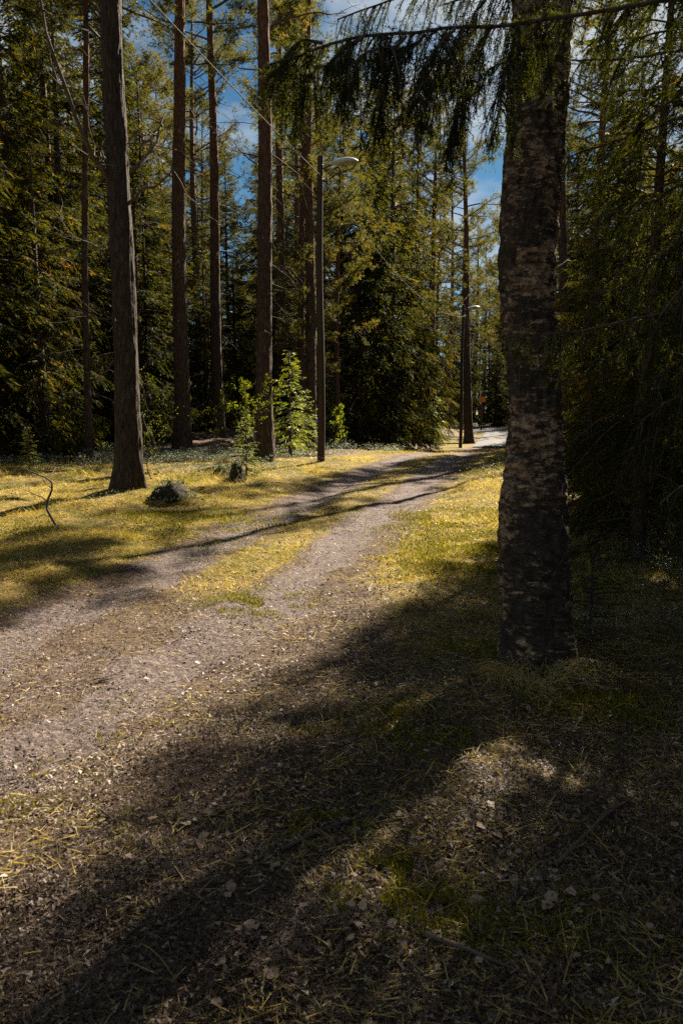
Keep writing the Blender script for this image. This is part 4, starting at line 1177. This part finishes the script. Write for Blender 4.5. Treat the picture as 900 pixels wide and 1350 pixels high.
sb = at_y(634, 66)
e = empty('trail_sign', sb); tag(e, 'small orange sign board on a dark post beside the paved lane', 'sign')
g = G(); g.tubes(np.array([[(0, 0, -0.2), (0, 0, 1.4), (0, 0, 3.1)]]), np.array([[0.07, 0.065, 0.06]]), 10); link('post', g.mesh('sign_post', M['pole'], True), e)
g = G()
bx = np.array([(sx * 0.27, -0.07 + sy * 0.015, 2.55 + sz * 0.22) for sx in (-1, 1) for sy in (-1, 1) for sz in (-1, 1)])
g.add(bx, q=np.array([(0, 1, 3, 2), (4, 6, 7, 5), (0, 4, 5, 1), (2, 3, 7, 6), (0, 2, 6, 4), (1, 5, 7, 3)]))
link('board', g.mesh('sign_board', M['orange']), e)

# ------------------------------------------------------------------ stumps, fallen branch
def stump(px, py, r, h, label, seed, name='tree_stump'):
    rng = np.random.default_rng(seed)
    b = ground_at(px, py)
    e = empty(name, b); tag(e, label, 'stump')
    n, K = 28, 12
    a = np.arange(n) * 2 * np.pi / n
    v = []
    for k in range(K):
        s = k / (K - 1)
        rr = r * (1.3 - 0.35 * s ** 1.2 - 0.30 * s ** 6 + 0.35 * (1 - s) ** 2 * np.cos(3 * a + seed))
        rr = rr * (1 + 0.32 * fbm(np.cos(a) * 1.7 + seed, np.sin(a) * 1.7, s * 1.6, seed, 4))
        zz = h * s * (1 + 0.55 * s * fbm(np.cos(a) * 1.1, np.sin(a) * 1.1, seed, seed + 3, 3)) - 0.10 * (1 - s)
        v.append(np.stack([np.cos(a) * rr, np.sin(a) * rr, zz], 1))
    top = v[-1].mean(0) + np.array([0, 0, 0.015])
    v = np.concatenate(v + [top[None]])
    q = [(k * n + i, k * n + (i + 1) % n, (k + 1) * n + (i + 1) % n, (k + 1) * n + i) for k in range(K - 1) for i in range(n)]
    g = G(); g.add(v, q=np.array(q), t=np.array([((K - 1) * n + i, (K - 1) * n + (i + 1) % n, K * n) for i in range(n)]))
    link('wood', g.mesh('stump_wood', M['stump'], True), e)
    m = 420
    th = rng.uniform(0, 6.28, m); rr = r * np.sqrt(rng.uniform(0, 1.2, m))
    rr = r * 1.7 * np.sqrt(rng.uniform(0, 1, m)); P = np.stack([np.cos(th) * rr, np.sin(th) * rr, np.clip(h * (1.35 - rr / r) / 0.4, 0.02, h) * (1 + 0.12 * rng.normal(size=m))], 1)
    D = nrm(rng.normal(0, 0.6, (m, 3)) + np.array([0, 0, 0.8]))
    f = G(); f.blades(P, D, perp(D, rng), rng.uniform(0.03, 0.06, m), 0.022, rng.uniform(0, 1, m), 0.5, 0.2)
    tag(link('moss_cap', f.mesh('stump_moss', M['berry']), e), kind='stuff')
stump(227, 657, 0.22, 0.23, 'dark mossy tree stump beside the thick grey pine', 91)
stump(294, 628, 0.15, 0.18, 'low rotten stump between the young spruce and the bilberry patch', 92)
stump(312, 634, 0.12, 0.30, 'broken root stump at the foot of the pale sapling', 93)

def branch_obj(pxs, r0, label, seed, nsub=4, mat='deadwood', lift=None, group=None, name='fallen_branch', cat='branch'):
    rng = np.random.default_rng(seed)
    pts = np.array([ground_at(px, py) + np.array([0, 0, l]) for px, py, l in pxs])
    s_ = np.linspace(0, 1, len(pts)); sn = np.linspace(0, 1, 24)
    PP = np.stack([np.interp(sn, s_, pts[:, k]) for k in range(3)], 1)
    for _ in range(3): PP[1:-1] = 0.25 * PP[:-2] + 0.5 * PP[1:-1] + 0.25 * PP[2:]
    o = PP[0].copy(); PP = PP - o
    g = G(); g.tubes(PP[None], (r0 * (1 - 0.7 * sn))[None], 7)
    for k in rng.integers(3, 22, nsub):
        dv = nrm(nrm(PP[k + 1] - PP[k - 1]) * 0.6 + rng.normal(0, 0.6, 3) * np.array([1, 1, 0.5])); ln = np.linalg.norm(PP[-1] - PP[0]) * rng.uniform(0.12, 0.35)
        W_ = PP[k] + np.cumsum(np.concatenate([np.zeros((1, 3)), (dv * ln / 5)[None] + rng.normal(0, 0.02 * ln, (5, 3))]), 0)
        g.tubes(W_[None], (r0 * 0.45 * np.linspace(1, 0.3, 6))[None], 5)
    ob = link(name, g.mesh(name, M[mat], True), None, tuple(o))
    tag(ob, label, cat, group)
# the curved branch standing out of the moss on the left verge
def curved_branch():
    b = ground_at(62, 694)
    img = [(76, 693), (66, 684), (57, 672), (58, 660), (63, 648), (64, 638), (57, 630), (48, 626)]
    pts = []
    for (qx, qy) in img:
        d = ray(qx, qy); pts.append(CAM + d * (b[1] / d[1]))
    pts = np.array(pts) - b; pts[0, 2] = -0.02
    rng = np.random.default_rng(5)
    g = G(); sn = np.linspace(0, 1, 24)
    PP = np.stack([np.interp(sn, np.linspace(0, 1, len(pts)), pts[:, k]) for k in range(3)], 1)
    PP[:, 1] += 0.15 * np.sin(sn * 3)
    g.tubes(PP[None], (0.019 * (1 - 0.6 * sn))[None], 7)
    for k in (4, 9, 14, 19, 21):
        dv = nrm(rng.normal(0, 1, 3) + np.array([-0.6, 0, 0.5])); ln = rng.uniform(0.15, 0.4)
        W_ = PP[k] + np.cumsum(np.concatenate([np.zeros((1, 3)), (dv * ln / 5)[None] + rng.normal(0, 0.015, (5, 3))]), 0)
        g.tubes(W_[None], (0.008 * np.linspace(1, 0.3, 6))[None], 5)
    o = link('fallen_branch', g.mesh('fallen_branch', M['deadwood'], True), None, tuple(b))
    tag(o, 'curved bare branch sticking up out of the mossy verge', 'branch')
curved_branch()
branch_obj([(560, 1238, 0.015), (620, 1262, 0.02), (690, 1290, 0.015)], 0.010, 'pale broken stick lying near the sunlit moss patch', 94, 1, 'deadwood')
branch_obj([(370, 1128, 0.02), (430, 1100, 0.025), (500, 1078, 0.03)], 0.009, 'dark crooked stick lying in the litter at the edge of the wheel track', 95, 3, 'twig')
branch_obj([(130, 1068, 0.01), (150, 1085, 0.012)], 0.006, 'short dark stick lying on the needle strewn path', 96, 0, 'twig')
branch_obj([(130, 900, 0.01), (150, 896, 0.01)], 0.007, 'short stick lying in the left wheel track', 97, 0, 'twig')
branch_obj([(730, 1150, 0.02), (800, 1080, 0.03), (870, 1040, 0.03)], 0.008, 'long thin bowed stick lying in the shade below the birch', 98, 4, 'deadwood')

# ------------------------------------------------------------------ fallen leaves one by one
def leaf_mesh(seed):
    rng = np.random.default_rng(seed)
    n = 7
    t = np.linspace(0, 1, n)
    wd_ = np.sin(np.pi * np.clip(t * 0.92 + 0.06, 0, 1)) ** 0.8 * 0.36 * rng.uniform(0.8, 1.15)
    curl = rng.uniform(0.1, 0.5); bend = rng.uniform(-0.25, 0.35)
    mid = np.stack([t - 0.5, 0.05 * np.sin(t * 3 + seed), 0.10 + bend * (t - 0.5) ** 2], 1)
    l = mid + np.stack([0 * t, wd_ * (1 + 0.15 * rng.normal(size=n)), curl * wd_ + 0.03 * rng.normal(size=n)], 1)
    r = mid + np.stack([0 * t, -wd_ * (1 + 0.15 * rng.normal(size=n)), curl * 0.7 * wd_ + 0.03 * rng.normal(size=n)], 1)
    g = G()
    q = []
    for k in range(n - 1):
        q += [(k, k + 1, n + k + 1, n + k), (2 * n + k, 2 * n + k + 1, k + 1, k)]
    g.add(np.concatenate([mid, l, r]), q=np.array(q), r=0.5 + 0.08 * rng.normal(size=3 * n))
    return g.mesh('dry_leaf', M['dryleaf'], True)
LEAF = [leaf_mesh(s) for s in range(200, 206)]
rng = np.random.default_rng(77)
pts = [(rng.uniform(200, 900), rng.uniform(860, 1345)) for _ in range(90)]
pts += [(px + rng.normal(0, 45), min(py + rng.normal(0, 25), 1340)) for px, py in [(500, 1180), (480, 1230), (590, 1250), (640, 1110), (600, 900), (280, 1110), (700, 1180), (420, 1060)] for _ in range(9)]
pts += [(268, 1108), (244, 1092), (256, 1112), (470, 1225), (585, 1250), (575, 1235), (495, 1165), (560, 1180), (300, 1185), (480, 1240), (455, 1250), (440, 1072), (605, 945), (620, 930), (590, 965), (670, 1130), (660, 1120), (610, 870), (600, 880)]
for (px, py) in pts:
    b = ground_at(px, py)
    if b[0] - float(road_c(b[1])) < 0.55 and rng.uniform() < 0.8: continue
    o = link('fallen_leaf', LEAF[rng.integers(0, 6)], None, (b[0], b[1], b[2] + 0.012))
    s = 0.016 + 0.030 * rng.uniform() ** 2
    o.scale = (s, s, s)
    o.rotation_euler = (rng.normal(0, 0.35), rng.normal(0, 0.35), rng.uniform(0, 6.28))
    tag(o, 'curled pale dry leaf lying on the forest floor', 'leaf', 'dry leaves on the forest floor')

# ------------------------------------------------------------------ ground cover
def scatter(n, y0, y1, rng, pow_=1.0, margin=1.6):
    """points spread evenly over the picture rather than over the ground: density falls with distance"""
    u = rng.uniform(0, 1, n)
    y = y0 * (y1 / y0) ** (u ** pow_)
    x = rng.uniform(-1, 1, n) * (0.50 * y + margin)
    return x, y

def make_grass():
    rng = np.random.default_rng(301)
    g = G()
    for (n, y0, y1, l0, l1, wd_) in [(170000, 1.6, 6.5, 0.03, 0.085, 0.0026), (420000, 6.5, 15, 0.04, 0.12, 0.0055), (240000, 15, 44, 0.06, 0.16, 0.011)]:
        x, y = scatter(n, y0, y1, rng, 1.0, 1.0)
        clump = 0.5 + 0.5 * vnoise(x * 2.2, y * 2.2, 0, 5) + 0.35 * vnoise(x * 7, y * 7, 0, 6)
        gm = grass_mask(x, y); tmk = track_mask(x, y)
        bare = sstep(-0.55, 0.15, vnoise(x * 0.9, y * 0.9, 0, 31) + 0.5 * vnoise(x * 2.7, y * 2.7, 0, 32))
        dens = np.clip(gm * (0.2 + 1.1 * clump) * (0.15 + 0.85 * bare), 0.0, 1) * (1 - 0.92 * tmk)
        dens = np.maximum(dens, 0.03 * (y < 8))
        k = rng.uniform(size=n) < dens
        x, y = x[k], y[k]; m = len(x)
        P = np.stack([x, y, zfun(x, y) - 0.005], 1)
        D = nrm(np.stack([rng.normal(0, 0.9, m), rng.normal(0, 0.9, m), np.full(m, 0.7)], 1))
        S = perp(D, rng)
        L = rng.uniform(l0, l1, m) * (0.6 + 0.6 * grass_mask(x, y)) * (0.7 + 1.3 * sstep(0.1, 0.7, vnoise(x * 1.7, y * 1.7, 0, 33)) * sstep(0.5, 1.6, np.abs(x - road_c(y)) - 0.6))
        green = vnoise(x * 0.8, y * 0.8, 0, 8)
        r = np.clip(0.57 + 0.20 * rng.normal(size=m) - 0.28 * green - 0.18 * vnoise(x * 2.9, y * 2.9, 0, 34), 0, 1)
        mid = P + D * (L * 0.55)[:, None]
        tip = P + D * L[:, None] + np.stack([rng.normal(0, 0.25, m), rng.normal(0, 0.25, m), -0.35 * np.ones(m)], 1) * L[:, None]
        if y0 > 5:
            g.add(np.stack([P - S * wd_ * 0.6, P + S * wd_ * 0.6, tip + np.array([0, 0, 0.1]) * L[:, None]], 1).reshape(-1, 3), t=np.arange(m)[:, None] * 3 + np.array([[0, 1, 2]]), r=np.repeat(r, 3))
            continue
        v = np.stack([P - S * wd_ / 2, P + S * wd_ / 2, mid + S * wd_ * 0.4, mid - S * wd_ * 0.4, tip], 1)
        i = np.arange(m)[:, None] * 5
        g.add(v.reshape(-1, 3), t=i + np.array([[3, 2, 4]]), q=i + np.array([[0, 1, 2, 3]]), r=np.repeat(r, 5))
    # flattened dead straw everywhere by the track
    n = 64000
    x, y = scatter(n, 1.5, 12, rng)
    k = rng.uniform(size=n) < np.clip(0.35 + 0.5 * vnoise(x * 1.9, y * 1.9, 0, 51) + 0.35 * vnoise(x * 5, y * 5, 0, 52), 0.03, 1) * (1 - 0.75 * track_mask(x, y))
    x, y = x[k], y[k]; m = len(x)
    P = np.stack([x, y, zfun(x, y) + rng.uniform(0.003, 0.02, m)], 1)
    D = nrm(np.stack([rng.normal(0, 1, m), rng.normal(0, 1, m), rng.normal(0.08, 0.2, m)], 1))
    g.needles(P, D, perp(D, rng), rng.uniform(0.03, 0.10, m), 0.0028 * (1 + 0.08 * y.mean()), np.clip(rng.normal(0.68, 0.2, m), 0, 1))
    # long dead stalks in the shade on the right
    n = 1500
    x = rng.uniform(-0.6, 4.5, n); y = rng.uniform(1.7, 9, n)
    k = (x - road_c(y) > 1.0) & (x < 0.55 * y + 0.8)
    x, y = x[k], y[k]; n = len(x)
    P = np.stack([x, y, zfun(x, y)], 1)
    D = nrm(np.stack([rng.normal(0, 0.9, n), rng.normal(0, 0.9, n), np.abs(rng.normal(0.3, 0.35, n))], 1))
    L = rng.uniform(0.08, 0.30, n)
    t = np.linspace(0, 1, 5)
    Q_ = P[:, None] + D[:, None] * (L[:, None] * t)[..., None]
    Q_[..., 2] = np.maximum(Q_[..., 2] - 0.5 * L[:, None] * t ** 2 * np.maximum(D[:, 2:3], 0.1) * 2, P[:, None, 2] + 0.006)
    g.tubes(Q_, (0.0013 * (1 - 0.5 * t))[None] * np.ones((n, 1)), 3, r=rng.uniform(0.6, 1.0, n))
    tag(link('grass', g.mesh('grass', M['grass'])), 'dry yellow grass and green blades over the verges', 'grass', kind='stuff')
make_grass()

def make_moss():
    rng = np.random.default_rng(302)
    g = G()
    spots = [(780, 918, 0.30, 5000), (820, 935, 0.22, 2500), (520, 1160, 0.13, 1800), (500, 1190, 0.12, 1300), (550, 950, 0.3, 2500), (640, 720, 0.9, 9000), (620, 745, 0.8, 7000), (600, 690, 1.0, 7000), (430, 1090, 0.12, 1200),
             (640, 860, 0.35, 2500), (60, 700, 1.4, 7000), (250, 690, 1.3, 7000), (230, 1100, 0.0, 0), (590, 1215, 0.16, 1500), (700, 1240, 0.3, 2500), (470, 960, 0.35, 1800), (180, 950, 0.25, 700), (340, 800, 0.4, 2500), (200, 1090, 0.12, 500), (30, 1050, 0.3, 900)]
    for (px, py, s, n) in spots:
        if not n: continue
        b = ground_at(px, py)
        x = b[0] + rng.normal(0, s * 0.6, n); y = b[1] + rng.normal(0, s * 0.6, n)
        k = vnoise(x * 4.5 / max(s * 2, 0.4), y * 4.5 / max(s * 2, 0.4), 0, 12) > -0.15
        x, y = x[k], y[k]; m = len(x)
        far = 1 + max(0, b[1] - 4) * 0.16
        P = np.stack([x, y, zfun(x, y) + 0.006 * rng.uniform(0, 1, m)], 1)
        D = nrm(np.stack([rng.normal(0, 0.7, m), rng.normal(0, 0.7, m), np.full(m, 0.8)], 1))
        g.blades(P, D, perp(D, rng), 0.026 * far ** 0.5 * rng.uniform(0.6, 1.3, m), 0.006 * far, np.clip(0.5 + 0.25 * rng.normal(size=m), 0, 1), 0.5, 0.1)
    tag(link('moss', g.mesh('moss', M['moss'])), 'yellow green moss cushions among the grass', 'moss', kind='stuff')
make_moss()

def make_litter():
    rng = np.random.default_rng(303)
    g = G()
    for (n, y0, y1, l0, l1, ar, mg) in [(330000, 1.7, 6.5, 0.008, 0.030, 0.50, 0.5), (110000, 6.5, 18, 0.018, 0.045, 0.5, 1.0)]:
        x, y = scatter(n, y0, y1, rng, 1.0, mg)
        u = x - road_c(y)
        dens = np.where(np.abs(u) < 1.2, 0.62, np.where(u > 0, 0.95, 0.35)) * (0.75 + 0.5 * vnoise(x * 3, y * 3, 0, 15))
        dens = dens * np.where(y > 6.5, 0.55, 1.0) * (1 - 0.5 * track_mask(x, y) * (y > 3.5))
        k = rng.uniform(size=n) < dens
        x, y, u = x[k], y[k], u[k]; m = len(x)
        P = np.stack([x, y, zfun(x, y) + rng.uniform(0.0, 0.014, m)], 1)
        D = nrm(np.stack([rng.normal(0, 1, m), rng.normal(0, 1, m), rng.normal(0.05, 0.40, m)], 1))
        S = nrm(np.cross(D, np.array([0, 0, 1.0])) + rng.normal(0, 0.45, (m, 3)))
        L = l0 + (l1 - l0) * rng.uniform(0, 1, m) ** 1.6
        needle = rng.uniform(size=m) < 0.35
        W_ = np.where(needle, 0.0026 * (1 + 0.6 * (y > 6.5)), L * ar * rng.uniform(0.5, 1.5, m)); L = np.where(needle, L * 1.8, L)
        r = np.clip(0.40 + 0.24 * rng.normal(size=m) + 0.10 * vnoise(x * 4, y * 4, 0, 16) + np.where(np.abs(u) < 1.2, 0.10, 0), 0, 1)
        v = np.stack([P - S * (W_ * 0.5)[:, None], P + S * (W_ * 0.5)[:, None] + D * (L * 0.2)[:, None], P + D * L[:, None]], 1)
        i = np.arange(m)[:, None] * 3
        g.add(v.reshape(-1, 3), t=i + np.array([[0, 1, 2]]), r=np.repeat(r, 3))
    tag(link('leaf_litter', g.mesh('leaf_litter', M['litter'])), 'fine litter of needles, bark chips and leaf scraps', 'litter', kind='stuff')
make_litter()

def make_bilberry():
    rng = np.random.default_rng(304)
    g = G()
    def patch(cx_, cy_, sx, sy, n, h, lf):
        x = cx_ + rng.normal(0, sx, n); y = cy_ + rng.normal(0, sy, n)
        k = vnoise(x * 1.6, y * 1.6, 0, 21) > -0.35
        k &= np.abs(x - road_c(y)) > 1.5
        x, y = x[k], y[k]; m = len(x)
        hh = h * rng.uniform(0.15, 1, m) ** 0.7 * (0.7 + 0.5 * vnoise(x * 2.5, y * 2.5, 0, 22))
        P = np.stack([x, y, zfun(x, y) + np.maximum(hh, 0.01)], 1)
        D = nrm(np.stack([rng.normal(0, 1, m), rng.normal(0, 1, m), rng.normal(0.25, 0.35, m)], 1))
        S = nrm(np.cross(D, np.array([0, 0, 1.0])) + rng.normal(0, 0.3, (m, 3)))
        g.blades(P, D, S, lf * rng.uniform(0.7, 1.3, m), lf * 0.6, rng.uniform(0, 1, m), 0.5, 0.1)
    for (px, py, sx, sy, n, h, lf) in [(120, 606, 1.0, 0.7, 11000, 0.30, 0.032), (215, 604, 1.4, 0.9, 16000, 0.32, 0.034), (290, 607, 0.9, 0.7, 5000, 0.24, 0.034), (20, 612, 1.2, 0.6, 5000, 0.24, 0.032),
                                       (400, 603, 0.7, 0.5, 2500, 0.22, 0.034), (190, 622, 0.5, 0.5, 1500, 0.2, 0.028), (265, 625, 0.5, 0.5, 1500, 0.2, 0.028), (330, 620, 0.5, 0.4, 1500, 0.2, 0.03), (90, 622, 0.6, 0.4, 1200, 0.18, 0.028), (30, 650, 0.4, 0.5, 500, 0.14, 0.024), (120, 660, 0.4, 0.4, 400, 0.14, 0.024), (500, 596, 2.2, 0.9, 6000, 0.28, 0.045)]:
        b = ground_at(px, py); patch(b[0], b[1], sx, sy, n, h, lf)
    # right of the birch
    for (cx_, cy_, sx, sy, n, h, lf) in [(3.0, 6.3, 0.6, 0.8, 9000, 0.34, 0.016), (3.9, 9.0, 1.0, 1.4, 9000, 0.34, 0.02), (1.62, 4.95, 0.12, 0.18, 1500, 0.30, 0.013), (5.0, 13.5, 1.5, 2.0, 7000, 0.35, 0.03), (2.35, 5.1, 0.25, 0.3, 2500, 0.28, 0.013)]:
        patch(cx_, cy_, sx, sy, n, h, lf)
    tag(link('bilberry_shrubs', g.mesh('bilberry_shrubs', M['berry'])), 'low glossy leaved bilberry shrubs covering the forest floor', 'shrub', kind='stuff')
make_bilberry()

# dry grass tuft at the foot of the birch
def tuft(px, py, n, L0, label, seed, bias):
    rng = np.random.default_rng(seed)
    b = ground_at(px, py)
    g = G()
    P = np.stack([rng.normal(0, 0.05, n), rng.normal(0, 0.05, n), np.zeros(n) - 0.01], 1)
    D = nrm(np.stack([rng.normal(bias, 0.6, n), rng.normal(-0.25, 0.5, n), rng.uniform(0.5, 1.3, n)], 1))
    L = L0 * rng.uniform(0.45, 1.0, n); t = np.linspace(0, 1, 7)
    Q_ = P[:, None] + D[:, None] * (L[:, None] * t)[..., None]
    Q_[..., 2] -= (0.85 * L)[:, None] * t ** 2.2
    Q_[..., 2] = np.maximum(Q_[..., 2], 0.004 - 0.015 * (t == 0))
    g.tubes(Q_, (0.0019 * (1 - 0.75 * t))[None] * np.ones((n, 1)), 3, r=rng.uniform(0.6, 1, n))
    o = link('grass_tuft', g.mesh('grass_tuft', M['grass']), None, tuple(b)); tag(o, label, 'grass tuft')
tuft(672, 892, 170, 0.42, 'arching tuft of dry pale grass at the foot of the birch', 401, -0.5)
tuft(700, 905, 120, 0.30, 'tangled dry grass clump in front of the birch foot', 403, 0.0)
tuft(212, 664, 60, 0.30, 'pale grass tuft between the thick grey pine and the mossy stump', 404, 0.2)
tuft(250, 662, 60, 0.28, 'pale grass tuft on the path side of the mossy stump', 405, -0.2)
tuft(150, 672, 60, 0.30, 'pale grass tuft among the roots of the thick grey pine', 406, 0.0)
tuft(735, 888, 90, 0.34, 'sparse tuft of dry grass on the shaded side of the birch', 402, 0.4)
print('verts', sum(len(m.vertices) for m in bpy.data.meshes), 'polys', sum(len(m.polygons) for m in bpy.data.meshes))
